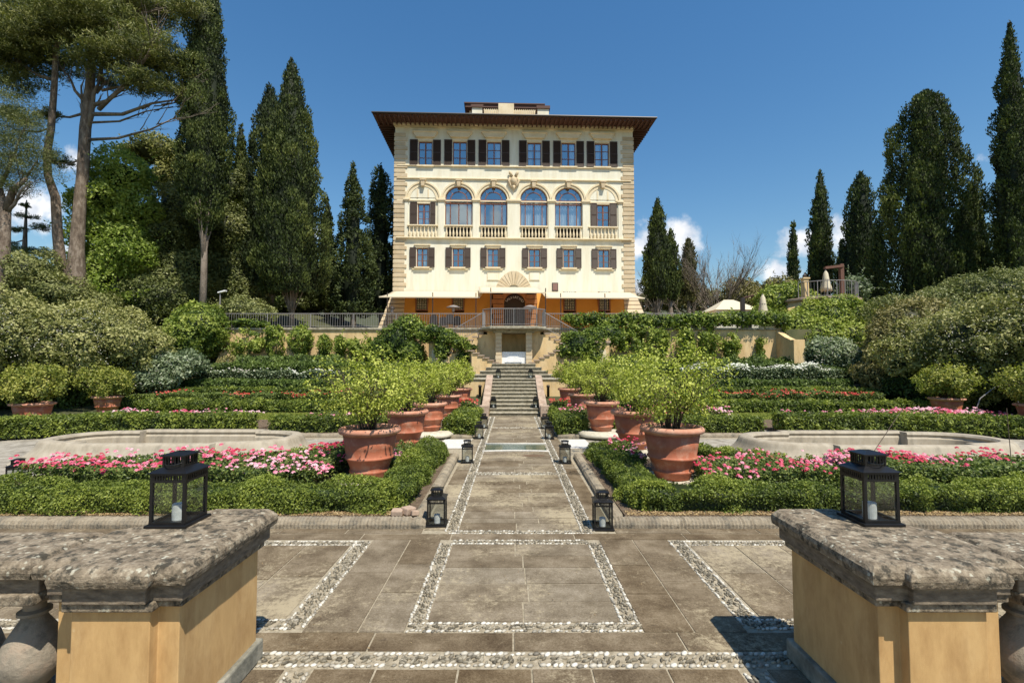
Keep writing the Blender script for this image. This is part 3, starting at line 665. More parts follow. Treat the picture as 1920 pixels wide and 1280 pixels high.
# dry litter under the near hedges
q = QM(); n = 5200; X = np.concatenate([rng.uniform(-8, -1.3, n), rng.uniform(1.45, 8, n)]); Y_ = 6.1 + np.abs(rng.normal(0, .12, 2 * n))
leaves(q, np.stack([X, Y_, np.full(2 * n, .098)], 1), np.tile([0, -.2, 1.], (2 * n, 1)), .03, .014, .35, .5, .3)
n = 900; P = np.stack([rng.uniform(-6, 6, n), rng.uniform(3.3, 9, n), np.full(n, .008)], 1); leaves(q, P, np.tile([0, 0, 1.], (n, 1)), .018, .008, .2, .4, .3)
tag(q.build('dry_leaves', foliage('dry_leaf_litter', [(.12, .07, .03), (.3, .2, .09), (.45, .34, .18)], .1)), 'dry leaf litter under the near hedges and scattered over the paving', 'leaf litter', kind='stuff')
# broken stones
t = empty('broken_stone', (-1.32, 6.12, .09), 0, 'small pile of broken pale stones at the left bed corner beside the lantern', 'stones')
for k, (x, y, r_) in enumerate([(-.12, 0, .07), (0, .05, .08), (.1, -.02, .06)]):
    q = MB(); q.box(-r_, r_, -r_ * .8, r_ * .8, 0, r_ * 1.1); o_ = q.build('stone', M['cheek'], t, False, .015); o_.location = (x, y, 0); o_.rotation_euler = (.1, .1 * k, k)

# ------------------------------------------------------------ hedges
def hedge(name, pts, wd, h, label, mat='box', zf=None, amp=.05, freq=5, L=None, W=None, cov=2.3, tone=.5, group=None, cat='hedge', cut=None, core=True):
    amp *= 1.35
    """pts: polyline [(x,y)], z from ground function"""
    pts = [Vector(p) for p in pts]; zf = zf or (lambda x, y: .08)
    Y = sum(p.y for p in pts) / len(pts); D = min(math.hypot(p.x, p.y) * .35 + p.y * .65 for p in pts)
    L = L or px_size(D, 4.1); W = W or L * .62
    segs = [(pts[i], pts[i + 1]) for i in range(len(pts) - 1)]; tot = sum((b_ - a_).length for a_, b_ in segs)
    qm = QM(); per = wd + 2 * h; hw = wd / 2
    for (a_, b_) in segs:
        Ls = (b_ - a_).length; d = (b_ - a_) / Ls; nv = Vector((-d.y, d.x))
        n = int(Ls * per * cov / (L * W * .5)); u = rng.random(n) * (Ls + wd * .6) - wd * .3; s_ = rng.random(n) * per
        top = (s_ > h) & (s_ < h + wd); left = s_ <= h
        off = np.where(top, s_ - h - hw, np.where(left, -hw, hw)); zz = np.where(top, h, np.where(left, s_, s_ - h - wd))
        # round the shoulders
        fr = np.clip((zz / h - .75) / .25, 0, 1); off = np.where(top, off, off * (1 - .18 * fr ** 2)); e = np.abs(off) / hw; zz = np.where(top, h - .12 * h * e ** 3, zz)
        gx = a_.x + d.x * u + nv.x * off; gy = a_.y + d.y * u + nv.y * off
        ux = np.clip(u, 0, Ls); zb = np.array([zf(x, y) for x, y in zip((a_.x + d.x * ux)[::max(1, n // 40)], (a_.y + d.y * ux)[::max(1, n // 40)])]).mean() if False else None
        za, zb_ = zf(a_.x, a_.y), zf(b_.x, b_.y); base = za + (zb_ - za) * np.clip(u / Ls, 0, 1)
        P = np.stack([gx, gy, base + zz], 1)
        N = np.where(top[:, None], np.array([0, 0, 1.]), np.where(left[:, None], np.array([-nv.x, -nv.y, .25]), np.array([nv.x, nv.y, .25])))
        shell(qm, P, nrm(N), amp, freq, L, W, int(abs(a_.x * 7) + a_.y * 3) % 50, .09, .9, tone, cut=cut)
        # end caps
        for (pe, sg, uu) in ((a_, -1, -wd * .15), (b_, 1, Ls + wd * .15)):
            n = int(wd * h * cov / (L * W * .5)); o2 = rng.uniform(-hw, hw, n) * .9; z2 = rng.random(n) * h * .95
            P = np.stack([pe.x + d.x * sg * wd * .25 + nv.x * o2, pe.y + d.y * sg * wd * .25 + nv.y * o2, zf(pe.x, pe.y) + z2], 1)
            shell(qm, P, np.tile(nrm(np.array([[d.x * sg, d.y * sg, .2]])), (n, 1)), amp, freq, L, W, 3, .05, .9, tone)
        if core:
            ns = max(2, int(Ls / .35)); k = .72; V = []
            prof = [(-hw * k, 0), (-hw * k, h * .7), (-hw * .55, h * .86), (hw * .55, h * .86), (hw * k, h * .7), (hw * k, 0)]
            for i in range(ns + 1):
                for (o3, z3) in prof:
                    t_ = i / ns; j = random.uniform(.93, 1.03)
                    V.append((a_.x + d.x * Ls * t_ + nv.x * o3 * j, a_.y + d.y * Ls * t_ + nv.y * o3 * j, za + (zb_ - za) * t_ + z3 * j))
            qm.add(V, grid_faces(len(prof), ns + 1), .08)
    c0 = ((pts[0] + pts[-1]) / 2); off = (c0.x, c0.y, zf(c0.x, c0.y))
    o_ = qm.build(name, M[mat], None, off=off); o_.location = off
    return tag(o_, label, cat, group)
GH = 'clipped box hedges around the flower beds'
hedge('box_hedge', [(-8.0, 6.5), (-1.75, 6.5)], .6, .29, 'near left box hedge running along the front ribbed kerb', group=GH, amp=.12, freq=1.7, cut=.07)
hedge('box_hedge', [(1.93, 6.5), (8.2, 6.5)], .6, .29, 'near right box hedge running along the front ribbed kerb', group=GH, amp=.12, freq=1.7, cut=.07)
hedge('box_hedge', [(-1.62, 6.55), (-1.66, 10.0)], .56, .27, 'near left side hedge along the walk beside the first terracotta pots', group=GH, amp=.11, freq=1.9, cut=.07)
hedge('box_hedge', [(1.82, 6.55), (1.86, 10.0)], .56, .27, 'near right side hedge along the walk beside the first terracotta pots', group=GH, amp=.11, freq=1.9, cut=.07)
hedge('box_hedge', [(-4.2, 8.5), (-3.2, 9.6), (-3.0, 10.1)], .4, .3, 'low curved box edging between the left fountain and pink roses', group=GH)
hedge('box_hedge', [(4.6, 8.45), (3.4, 9.6), (3.2, 10.1)], .4, .3, 'low curved box edging between the right fountain and pink roses', group=GH)
hedge('box_hedge', [(8.4, 8.25), (5.2, 8.25)], .35, .28, 'low box edging in front of the right fountain', group=GH)
hedge('box_hedge', [(-1.45, 13.15), (-1.45, 16.2)], .8, .42, 'stout box hedge block left of the walk before the stair', group=GH)
hedge('box_hedge', [(1.65, 13.15), (1.65, 16.2)], .8, .42, 'stout box hedge block right of the walk before the stair', group=GH)
hedge('box_hedge', [(-6.5, 13.55), (-2.7, 13.55)], .6, .42, 'box hedge behind the straight kerb left of the pots', group=GH)
hedge('box_hedge', [(2.9, 13.55), (6.75, 13.55)], .6, .42, 'box hedge behind the straight kerb right of the pots', group=GH)
hedge('box_hedge', [(-7.6, 13.75), (-11.2, 13.6), (-13.2, 12.7), (-14.2, 11.4)], .7, .48, 'curving box hedge behind the left fountain', group=GH)
hedge('box_hedge', [(7.8, 13.75), (11.2, 13.6), (13.4, 12.9), (15.2, 11.4)], .7, .48, 'curving box hedge behind the right fountain', group=GH)
RW = [('first', 19.45, .36, 4.2, 16.2, 'box'), ('second', 21.4, .34, 3.6, 15.8, 'box'), ('third', 22.3, .34, 3.4, 15.2, 'hedge_dark'), ('fourth', 23.9, .5, 3.2, 16.2, 'hedge_dark')]
for nm, y, h, a, b, mt in RW:
    for s, sd in ((-1, 'left'), (1, 'right')):
        ex = [(AX + s * a, y), (AX + s * b, y)]
        if nm == 'fourth' and s > 0: ex = [(AX + a, y), (15.0, y), (17.2, 22.6), (18.2, 21.4)]
        if nm == 'first': ex = [(AX + s * a, y), (AX + s * 9.6, y)] if s < 0 else [(AX + a, y), (17.8, y - .1)]
        hedge('box_hedge', ex, .75, h, '%s hedge row up the %s slope counted from the lawn' % (nm, sd), mt, H, .06, 2.5, group='hedge rows climbing to the terrace wall', tone=.5)
for k, x in enumerate([-10.4, -11.5, -12.6, -13.5, -14.6, -15.7]):
    qm = QM(); blob(qm, (0, 0, .2), (.5, .42, .3), .065, .042, k, 2.2, .08, 3); o_ = qm.build('box_bush', M['box']); o_.location = (x, 19.5, .1)
    tag(o_, '%s small round box bush left of the long hedge on the lawn edge' % ['first', 'second', 'third', 'fourth', 'fifth', 'last'][k], 'bush', 'small box bushes behind the left lawn')

# ------------------------------------------------------------ rose beds
def petals(qm, C, r, tone, n=8):
    r = r * .78
    """each bloom: n small cupped petals"""
    m_ = len(C); Cn = np.repeat(C, n, 0); a = np.tile(np.arange(n) * 2.4, m_) + np.repeat(rng.random(m_) * 6, n); k = np.tile(np.linspace(.25, 1, n), m_)
    rr = np.repeat(r * rng.uniform(.75, 1.25, m_), n); O = np.stack([np.cos(a) * k * rr * .6, np.sin(a) * k * rr * .6, (1 - k) * rr * .5], 1)
    N = nrm(O + np.array([0, -.25, .6]) * rr[:, None]); Pc = Cn + O
    D = nrm(np.cross(N, rng.normal(size=N.shape))); S_ = np.cross(N, D); l = rr[:, None] * rng.uniform(.32, .55, (len(rr), 1))
    V = np.stack([Pc - D * l, Pc + S_ * l, Pc + D * l, Pc - S_ * l], 1).reshape(-1, 3)
    T = np.repeat(np.clip(np.repeat(tone, n) + .12 * rng.normal(size=m_ * n) - .15 * (1 - k), 0, 1), 4)
    qm.add(V, np.arange(4 * m_ * n).reshape(-1, 4), T)
def rosebed(x0, x1, y0, y1, h, nbl, label, pet='pink', r=.045, zf=None, dens=1., tone=.55, clus=22, hb=None, col='roseleaf'):
    zf = zf or (lambda x, y: .08); cx_, cy_ = (x0 + x1) / 2, (y0 + y1) / 2; zb = zf(cx_, cy_)
    t = empty('rose_bed', (cx_, cy_, zb), 0, label, 'flower bed', 'beds of flowering roses')
    L = max(.05, px_size(cy_, 3.6)); Wd = L * .6; area = (x1 - x0) * (y1 - y0); n = int((area * 2.2 + (x1 - x0) * h * 2) * 1.5 * dens / (L * Wd * .5)); q = QM()
    P = np.stack([rng.uniform(x0, x1, n), rng.uniform(y0, y1, n), np.zeros(n)], 1)
    hh = h * (.55 + .6 * noise(P, 1.6, 4)); P[:, 2] = hh * np.sqrt(rng.random(n)); P[:, 2] += np.array([0.]) 
    leaves(q, P - np.array([cx_, cy_, 0]), np.tile([0, -.3, 1.], (n, 1)), L, Wd, .8, .45, .22)
    for k in range(int(area * 6)):
        x, y = random.uniform(x0, x1) - cx_, random.uniform(y0, y1) - cy_
    q.build('foliage', M[col], t)
    cc = np.stack([rng.uniform(x0, x1, clus), rng.uniform(y0, y1, clus)], 1); pick = rng.integers(0, clus, nbl)
    C = np.concatenate([cc[pick] + rng.normal(0, .2, (nbl, 2)) * np.array([1.3, .8]), np.zeros((nbl, 1))], 1)
    C[:, 0] = np.clip(C[:, 0], x0 - .1, x1 + .1); C[:, 1] = np.clip(C[:, 1], y0 - .1, y1 + .15)
    C[:, 2] = h * (.55 + .6 * noise(C, 1.6, 4)) * rng.uniform(.8, 1.15, nbl) + .02
    tn = np.clip(tone - .1 + .75 * (noise(C, 1.9, 8) - .5) * 1.6 + .12 * rng.normal(size=nbl), 0, 1); q = QM(); petals(q, C - np.array([cx_, cy_, 0]), r, tn)
    o_ = q.build('blooms', M[pet], t); o_['kind'] = 'stuff'; return t
rosebed(-7.2, -4.6, 7.0, 8.0, .5, 260, 'mass of pink and red roses behind the near hedge at far left', r=.055, tone=.45)
rosebed(-4.6, -2.9, 7.0, 8.5, .44, 270, 'pink roses between the left pier lantern and the first terracotta pot', r=.05, tone=.62)
rosebed(-3.5, -2.5, 8.5, 9.9, .48, 150, 'crimson roses behind the first pot, toward the left fountain', r=.055, tone=.12, clus=9)
rosebed(-2.25, -1.95, 8.2, 9.7, .38, 45, 'few purple pink blooms between the first two left pots', r=.05, tone=.5, clus=5)
rosebed(3.0, 5.0, 7.0, 8.4, .40, 230, 'pink roses beside the first right terracotta pot', r=.048, tone=.58)
rosebed(5.0, 7.9, 7.0, 8.1, .48, 260, 'pink and red roses around the right pier lantern', r=.055, tone=.42, clus=9)
rosebed(2.05, 2.35, 8.4, 9.8, .38, 60, 'small cluster of pink blooms between the first two right pots', r=.05, tone=.55, clus=5)
rosebed(-13.2, -8.2, 14.2, 15.6, .42, 420, 'band of pale pink roses behind the left fountain hedge', r=.06, tone=.75)
rosebed(8.6, 15.2, 14.2, 15.7, .40, 900, 'dense band of pink roses behind the right fountain hedge', r=.07, tone=.68, clus=34)
rosebed(-6.3, -3.3, 14.0, 15.4, .42, 160, 'pale pink roses behind the box hedge left of the pots', r=.06, tone=.8, clus=9)
rosebed(3.3, 6.3, 14.0, 15.4, .55, 320, 'pink roses behind the box hedge right of the pots', r=.06, tone=.72, clus=14)
rosebed(1.6, 2.3, 14.2, 15.8, .58, 90, 'pink roses against the third right pot', r=.05, tone=.72, clus=5)
rosebed(-16.2, -3.4, 20.1, 20.9, .5, 400, 'long band of red roses on the left slope', 'red', .06, H, tone=.5, clus=30)
rosebed(3.6, 15.6, 20.1, 20.9, .5, 380, 'long band of red roses on the right slope', 'red', .06, H, tone=.5, clus=30)
rosebed(-1.95, -1.45, 18.4, 19.2, .55, 50, 'little clump of red roses left of the stair foot', 'red', .06, None, tone=.4, clus=4)
rosebed(1.6, 2.15, 18.4, 19.2, .55, 60, 'little clump of red roses right of the stair foot', 'red', .06, None, tone=.4, clus=4)
rosebed(-15.5, -4.5, 22.9, 23.4, .5, 230, 'sparse white flowers between upper left hedge rows', 'whitef', .06, H, tone=.6, clus=22, col='silver')
rosebed(8.2, 15.6, 22.6, 23.45, .75, 900, 'broad drift of white flowers on the upper right slope', 'whitef', .06, H, tone=.6, clus=30, col='silver')

# ------------------------------------------------------------ terracotta pots with shrubs
def pot_profile(k=1.0):
    return [(.26, .0), (.285, .01), (.30, .05), (.315, .10), (.335, .112), (.35, .13), (.335, .15), (.325, .16), (.345, .22), (.38, .31), (.405, .325), (.425, .345), (.41, .365), (.395, .375), (.42, .5), (.455, .70), (.465, .725), (.515, .735), (.535, .765), (.53, .80), (.50, .822), (.46, .825), (.44, .80), (.43, .74), (.02, .735)]
def make_pot(loc, label, sc=1., wide=1., crown=(.78, .78, .62), nclus=190, lpc=42, seed=1, leaf=.05, mat='citrus', tj=.16, zc=1.42, dens=1.):
    t = empty('potted_shrub', loc, seed, label, 'potted shrub', 'terracotta pots of shrubs'); t.scale = (sc, sc, sc * 1.07)
    pr = [(r * wide, z) for r, z in pot_profile()]
    MB().lathe(pr[:16], 0, 0, 48, cap=True).build('pot', M['terra'], t, True)
    MB().lathe([(r * wide, z) for r, z in [(.448, .70), (.465, .725), (.515, .735), (.535, .765), (.53, .80), (.50, .822), (.46, .825), (.44, .80), (.43, .74)]], 0, 0, 48, cap=False).build('rim', M['terra_pale'], t, True)
    MB().lathe([(.44 * wide, .74), (.43 * wide, .765), (.2, .78), (.02, .785)], 0, 0, 24).build('soil', M['soil'], t, True)
    rs = random.Random(seed); st = MB(); tips = []
    for k in range(20):
        a = rs.uniform(0, 6.28); r0 = rs.uniform(.02, .16) * wide; sp = rs.uniform(.15, 1) ** .6
        d = Vector((math.cos(a), math.sin(a), 0)); p0 = d * r0 + Vector((0, 0, .76)); hgt = rs.uniform(.55, 1.0) * (crown[2] * 2 + (zc - crown[2] - .8)) * (1.05 - .35 * sp)
        p3 = p0 + d * crown[0] * sp * .85 + Vector((0, 0, hgt)); p1 = p0 + d * sp * .1 + Vector((0, 0, hgt * .35)) + Vector((rs.uniform(-.05, .05), rs.uniform(-.05, .05), 0)); p2 = (p1 + p3) / 2 + Vector((rs.uniform(-.06, .06), rs.uniform(-.06, .06), .05))
        st.tube([p0, p1, p2, p3], [.013, .010, .007, .003], 5)
        for j in range(3):
            b0 = p1.lerp(p3, rs.uniform(.15, .7)); e_ = b0 + (d * rs.uniform(.0, .3) + Vector((rs.uniform(-.3, .3), rs.uniform(-.3, .3), rs.uniform(.15, .4)))) ; st.tube([b0, (b0 + e_) / 2 + Vector((0, 0, .03)), e_], [.006, .004, .002], 4)
    st.build('stems', M['twig'], t, True)
    rg = np.random.default_rng(seed + 40); d = nrm(rg.normal(size=(nclus, 3))); rr = rg.uniform(.35, 1.05, nclus) ** .55
    C = d * rr[:, None]; C[:, 2] = np.where(C[:, 2] < -.6, -.6 + rg.random(nclus) * .5, C[:, 2])
    C *= (1 + .42 * (noise(C, 1.8, seed) - .5) * 2)[:, None]; C = C * np.array(crown) + np.array([0, 0, zc])
    C[:, :2] *= (1 - .5 * np.clip((zc - C[:, 2]) / crown[2], 0, 1))[:, None]
    n = nclus * lpc; Cc = np.repeat(C, lpc, 0) + rg.normal(0, .062 * crown[0] / .78, (n, 3)); q = QM(); N = nrm(Cc - np.array([0, 0, zc - .4]) + np.array([0, 0, .3]))
    tb = np.repeat(np.clip(rg.normal(.6, .17, nclus), 0, 1), lpc)
    leaves(q, Cc, N, leaf, leaf * .62, .75, tb, tj); shoot_tufts(q, C, nrm(C - np.array([0, 0, zc - .3])), 26, leaf, (.15, .42), .8); q.build('foliage', M[mat], t); return t
PL = [(-2.36, 8.05, .95), (-2.3, 10.5, .9), (-2.2, 12.95, .86), (-2.15, 16.2, .84), (-2.05, 19.4, .86)]
PR = [(2.66, 8.05, .97), (2.6, 10.3, .92), (2.4, 12.95, .9), (2.36, 16.3, .88), (2.3, 19.4, .86)]
ordn = ['nearest', 'second', 'third', 'fourth', 'farthest']
for row, sd in ((PL, 'left'), (PR, 'right')):
    for k, (x, y, sc) in enumerate(row):
        q = MB(); q.lathe([(.62, 0), (.64, .05), (.60, .09), (.54, .11), (.5, .13)] if k else [(.60, 0), (.6, .035), (.55, .055), (.5, .06)], 0, 0, 36)
        zp = .13 if k else .06
        o_ = q.build('stone_plinth', M['plinth'], None, True); o_.location = (x, y, (.04 if k == 0 else .06) if y < 18 else .1)
        tag(o_, 'round pale stone plinth under the %s terracotta pot of the %s row' % (ordn[k], sd), 'plinth', 'round stone plinths under pots')
        nc, lp, lf = ((225, 24, .052) if k == 0 else (165, 22, .058) if k < 3 else (130, 20, .08))
        make_pot((x, y, ((.04 if k == 0 else .06) if y < 18 else .1) + zp), '%s terracotta pot with yellow green shrub in the row %s of the walk' % (ordn[k], sd), sc, 1, ((.84, .84, .6) if sd == 'left' else (.9, .9, .66)) if k == 0 else (.74 + .05 * (k % 2), .74, .56 + .03 * (k % 3)), nc, lp, 3 + k * 2 + (sd == 'right') * 11, lf)
for k, (x, y, sc, w_, lb) in enumerate([(-15.0, 15.1, 1.0, 1.16, 'wide terracotta pot with bushy shrub before the far left hedge, at the frame edge'), (-15.6, 18.6, .95, 1.1, 'smaller wide pot with round shrub near the left lawn'),
                                     (15.5, 17.2, 1.0, 1.1, 'wide pot with yellow green shrub before the dark right hedge'), (15.9, 14.6, 1.0, 1.12, 'terracotta pot with shrub cut by the right frame edge')]):
    make_pot((x, y, .04), lb, sc * .82, w_ * 1.1, (1.12, 1.1, .72), 210, 30, 60 + k, .1, 'azalea', zc=1.42)

# ------------------------------------------------------------ fountains
def fountain(cx_, cy_, hw, label, fl):
    t = empty('stone_fountain', (cx_, cy_, 0), 0, label, 'fountain')
    def outline(d):           # barlong basin: straight middle, rounded lobes
        a = 1.35 + d * .3; b = 1.02 + d; b2 = .82 + d; le = hw + d; P = []
        P += [(-a, -b), (a, -b), (a, -b2)]
        for k in range(0, 13):
            th = -math.pi / 2 + math.pi * k / 12; c_ = abs(math.cos(th)) ** .75; P.append((a + .12 + (le - a - .12) * c_, b2 * math.copysign(abs(math.sin(th)) ** .9, math.sin(th))))
        P += [(a, b2), (a, b), (-a, b), (-a, b2)]
        for k in range(0, 13):
            th = math.pi / 2 - math.pi * k / 12; c_ = abs(math.cos(th)) ** .75; P.append((-a - .12 - (le - a - .12) * c_, b2 * math.copysign(abs(math.sin(th)) ** .9, math.sin(th))))
        P += [(-a, -b2)]; return P
    prof = [(.44, .0), (.44, .05), (.36, .06), (.34, .12), (.27, .15), (.16, .26), (.10, .36), (.08, .42), (.04, .455), (-.05, .465), (-.13, .455), (-.16, .41), (-.13, .36), (-.17, .32), (-.18, .1)]
    rings = [outline(d) for d, z in prof]; n = len(rings[0]); vs = []; fs = []
    for (d, z), r_ in zip(prof, rings): vs += [(x, y, z) for x, y in r_]
    for j in range(len(prof) - 1):
        for i in range(n): i2 = (i + 1) % n; fs.append((j * n + i, j * n + i2, (j + 1) * n + i2, (j + 1) * n + i))
    o_ = MB().add(vs, fs).build('basin_wall', M['basin'], t, True); e = o_.modifiers.new('e', 'EDGE_SPLIT'); e.split_angle = R(38)
    fl_ = MB(); fl_.prism(outline(-.165), .08, .16); fl_.build('basin_floor', M['basin'], t)
    q = MB(); q.box(-.7, .7, -.3, .3, .15, .2) if fl else q.box(-.5, .5, -.25, .25, .15, .19); q.build('floor_step', M['basin'], t, False, .02)
    return t
fountain(-7.1, 10.25, 2.5, 'dry pale stone fountain basin with scalloped rim left of the walk', True); fountain(7.45, 10.05, 2.55, 'dry pale stone fountain basin with scalloped rim right of the walk', False)

# ------------------------------------------------------------ main stair
t = empty('stone_staircase', (AX, 18.1, 0), 0, 'worn mossy stone staircase climbing from the walk to the grotto', 'staircase')
for k in range(10):
    y = k * .34; z0 = k * .13; w_ = .94 + .005 * k
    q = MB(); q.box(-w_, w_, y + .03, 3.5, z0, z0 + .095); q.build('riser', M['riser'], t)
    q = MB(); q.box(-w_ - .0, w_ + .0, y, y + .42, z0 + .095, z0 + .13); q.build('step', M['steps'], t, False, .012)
q = MB(); q.box(-1.9, 1.9, 3.42, 3.9, 1.0, 1.30); q.build('landing', M['steps'], t, False, .012)
for s in (-1, 1):
    x0, x1 = sorted((s * .955, s * 1.2))
    q = MB(); q.prism_x([(.1, 0), (3.6, 0), (3.6, 1.33), (3.3, 1.33), (.1, .20)][::-1], x0, x1); q.build('cheek_wall', M['ochre_wall'], t)
    x0, x1 = sorted((s * .945, s * 1.24)); q = MB(); q.hexa([(x0, -.05, .18), (x1, -.05, .18), (x1, 3.6, 1.34), (x0, 3.6, 1.34), (x0, -.05, .31), (x1, -.05, .31), (x1, 3.6, 1.46), (x0, 3.6, 1.46)]); q.build('coping', M['cheek'], t, False, .02)
    x0, x1 = sorted((s * .96, s * 1.3)); q = MB(); q.box(x0, x1, -.28, .0, 0, .42); q.build('newel', M['cheek'], t, False, .02)
    x0, x1 = sorted((s * 1.2, s * 2.6)); q = MB(); q.box(x0, x1, 3.36, 3.66, 0, 1.25); q.build('side_wall', M['ochre_wall'], t)
    x0, x1 = sorted((s * 1.2, s * 2.65)); q = MB(); q.box(x0, x1, 3.31, 3.72, 1.252, 1.315); q.build('wall_coping', M['plinth'], t, False, .01)
lantern((-.72, 18.65, .26), 'black lantern on the lower left end of the stair'); lantern((.92, 18.65, .26), 'black lantern on the lower right end of the stair')
lantern((-.62, 21.75, 1.30), 'black lantern at the top left of the stair'); lantern((.84, 21.75, 1.30), 'black lantern at the top right of the stair')
t2 = empty('upper_steps', (AX, 22.0, 1.3), 0, 'four wide pyramid steps rising from the stair top to the grotto doorway', 'steps')
for k in range(4):
    w_ = 1.85 - k * .27
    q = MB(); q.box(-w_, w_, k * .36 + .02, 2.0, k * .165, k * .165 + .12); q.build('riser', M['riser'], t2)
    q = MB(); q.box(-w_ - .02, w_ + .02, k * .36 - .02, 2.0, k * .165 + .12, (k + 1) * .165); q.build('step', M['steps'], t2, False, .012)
for s, sd in ((-1, 'left'), (1, 'right')):
    q = MB(); q.lathe([(.06, 0), (.06, .42), (.075, .43), (.075, .5), (.06, .52), (.02, .53)], 0, 0, 16); o_ = q.build('path_light', M['black'], None, True); o_.location = (AX + s * 1.5, 21.2, .5)
    o_.data.materials[0] = M['dark_iron']; tag(o_, 'short dark bollard light %s of the stair cheek' % sd, 'bollard light')

# ------------------------------------------------------------ terrace wall, double stair and grotto
t = empty('double_staircase', (AX, 24, 1.96), 0, 'ochre double staircase with rusticated grotto doorway below its landing', 'double staircase')
def dbl(mb, name, mat, smooth=False, bevel=0): return mb.build(name, mat, t, smooth, bevel, (AX, 24, 1.96))
q = MB()
for s in (-1, 1):
    for k in range(8):
        x0, x1 = sorted((AX + s * .61, AX + s * (.92 if k % 2 else .90))); q.box(x0, x1, 23.94, 24.3, 1.97 + k * .2, 1.97 + k * .2 + .185, random.uniform(.4, .9))
dbl(q, 'rusticated_jambs', M['quoin'], False, .012)
q = MB(); q.box(AX - .92, AX - .60, 24.0, 25.3, 1.9, 3.57); q.box(AX + .60, AX + .92, 24.0, 25.3, 1.9, 3.57); q.box(AX - .92, AX + .92, 25.2, 25.5, 1.9, 3.6); dbl(q, 'grotto_wall', M['ochre_wall'])
q = MB(); q.prism_y([(AX - 1.05, 3.5), (AX - 1.0, 3.57), (AX - 1.5, 3.62), (AX - 1.5, 3.66), (AX + 1.5, 3.66), (AX + 1.5, 3.62), (AX + 1.0, 3.57), (AX + 1.05, 3.5)][::-1], 23.9, 26); dbl(q, 'corbel', M['steps'])
q = MB(); q.prism([(AX - 1.15, 23.4), (AX + 1.15, 23.4), (AX + 1.62, 23.9), (AX + 1.62, 26.05), (AX - 1.62, 26.05), (AX - 1.62, 23.9)], 3.66, 3.80); dbl(q, 'landing', M['steps'], False, .03)
for s in (-1, 1):
    # upper flight flank with stepped top
    P = [(AX + s * .92, 1.5), (AX + s * .92, 3.6), (AX + s * 1.35, 3.6)]; x = 1.35; z = 3.6
    for k in range(9): z -= .16; P.append((AX + s * x, z)); x += .26; P.append((AX + s * x, z))
    P.append((AX + s * x, 1.5)); P = P if s < 0 else P[::-1]
    q = MB(); q.prism_y(P, 24.35, 24.7); dbl(q, 'upper_flank', M['ochre_wall'])
    q = MB(); x = 1.3; z = 3.61
    for k in range(10): x0, x1 = sorted((AX + s * (x - .02), AX + s * (x + .30))); q.box(x0, x1, 24.28, 24.75, z - .16 * k, z - .16 * k + .06); x += .26
    dbl(q, 'upper_coping', M['cheek'])
    # lower flight parapet rising outward
    P = [(AX + s * .75, 1.4), (AX + s * .75, 1.98)]; x = .75; z = 1.98
    for k in range(5): x += .24; P.append((AX + s * x, z)); z += .115; P.append((AX + s * x, z))
    P += [(AX + s * 2.05, z), (AX + s * 2.05, 1.2), (AX + s * 1.7, 1.2)]; P = P if s < 0 else P[::-1]
    q = MB(); q.prism_y(P, 23.3, 23.6); dbl(q, 'lower_parapet', M['ochre_wall'])
    q = MB(); x = .75; z = 1.985
    for k in range(6): x0, x1 = sorted((AX + s * (x - .03), AX + s * (x + .28))); q.box(x0, x1, 23.24, 23.66, z + .115 * k, z + .115 * k + .055); x += .24
    dbl(q, 'lower_coping', M['cheek'])
q = MB()
q.box(-.62, .62, 0, .04, 0, .58); q.prism_y([(-.45 + .9 * k / 16 if False else .42 * math.cos(math.pi * k / 16), .06 + .36 * math.sin(math.pi * k / 16)) for k in range(17)][::-1], -.03, 0)  # raised half-round stands in for the arched patch of sunlight
o_ = q.build('white_panel', M['white']); o_.location = (AX - .02, 24.06, 1.97); tag(o_, 'white board with raised arch added for a sunlit patch, inside the grotto doorway', 'panel')
# retaining wall (two runs)
def wallrun(x0, x1, y, z0, z1, label):
    t = empty('terrace_wall', ((x0 + x1) / 2, y, z0), 0, label, 'wall'); off = tuple(t.location)
    MB().box(x0, x1, y, y + .35, z0, z1).build('wall', M['ochre_wall'], t, False, 0, off)
    MB().box(x0 - .03, x1 + .03, y - .08, y + .43, z1, z1 + .12).build('coping', M['steps'], t, False, .02, off); return t
wallrun(-15.8, AX - 1.62, 25.8, 1.2, 3.76, 'long ochre retaining wall left of the double staircase'); wallrun(AX + 1.62, 14.45, 25.8, 1.2, 3.76, 'long ochre retaining wall right of the double staircase')
wallrun(-19.5, -15.85, 26.3, 1.2, 3.3, 'shaded low wall end beyond the left retaining wall')
t = empty('buttress_wall', (14.1, 24.4, 1.2), 0, 'ochre return wall projecting at the right end of the terrace wall', 'wall'); off = tuple(t.location)
MB().prism_x([(24.3, 1.0), (25.8, 1.0), (25.8, 3.72), (25.0, 3.35), (24.3, 3.12)][::-1], 14.2, 14.5).build('wall', M['ochre_wall'], t, False, 0, off)
MB().box(14.1, 14.66, 24.0, 24.32, 1.0, 3.16).build('end_pilaster', M['ochre_wall'], t, False, .01, off)
t = empty('low_wall', (16.5, 22.6, .8), 0, 'low sandstone wall beside the right garden steps', 'wall'); off = tuple(t.location)
MB().hexa([(14.7, 23.8, .6), (18.0, 23.2, .6), (18.0, 23.5, .6), (14.7, 24.1, .6), (14.7, 23.8, 1.85), (18.0, 23.2, 1.5), (18.0, 23.5, 1.5), (14.7, 24.1, 1.85)]).build('wall', M['cheek'], t, False, 0, off)
t = empty('garden_steps', (17.5, 20.8, .0), 0, 'pinkish garden steps descending beside the dark right hedge', 'steps')
for k in range(6): MB().box(-1.5, 1.5, k * .45, k * .45 + .5, 0, .2 + k * .2).build('step', M['cheek'], t, False, .01)
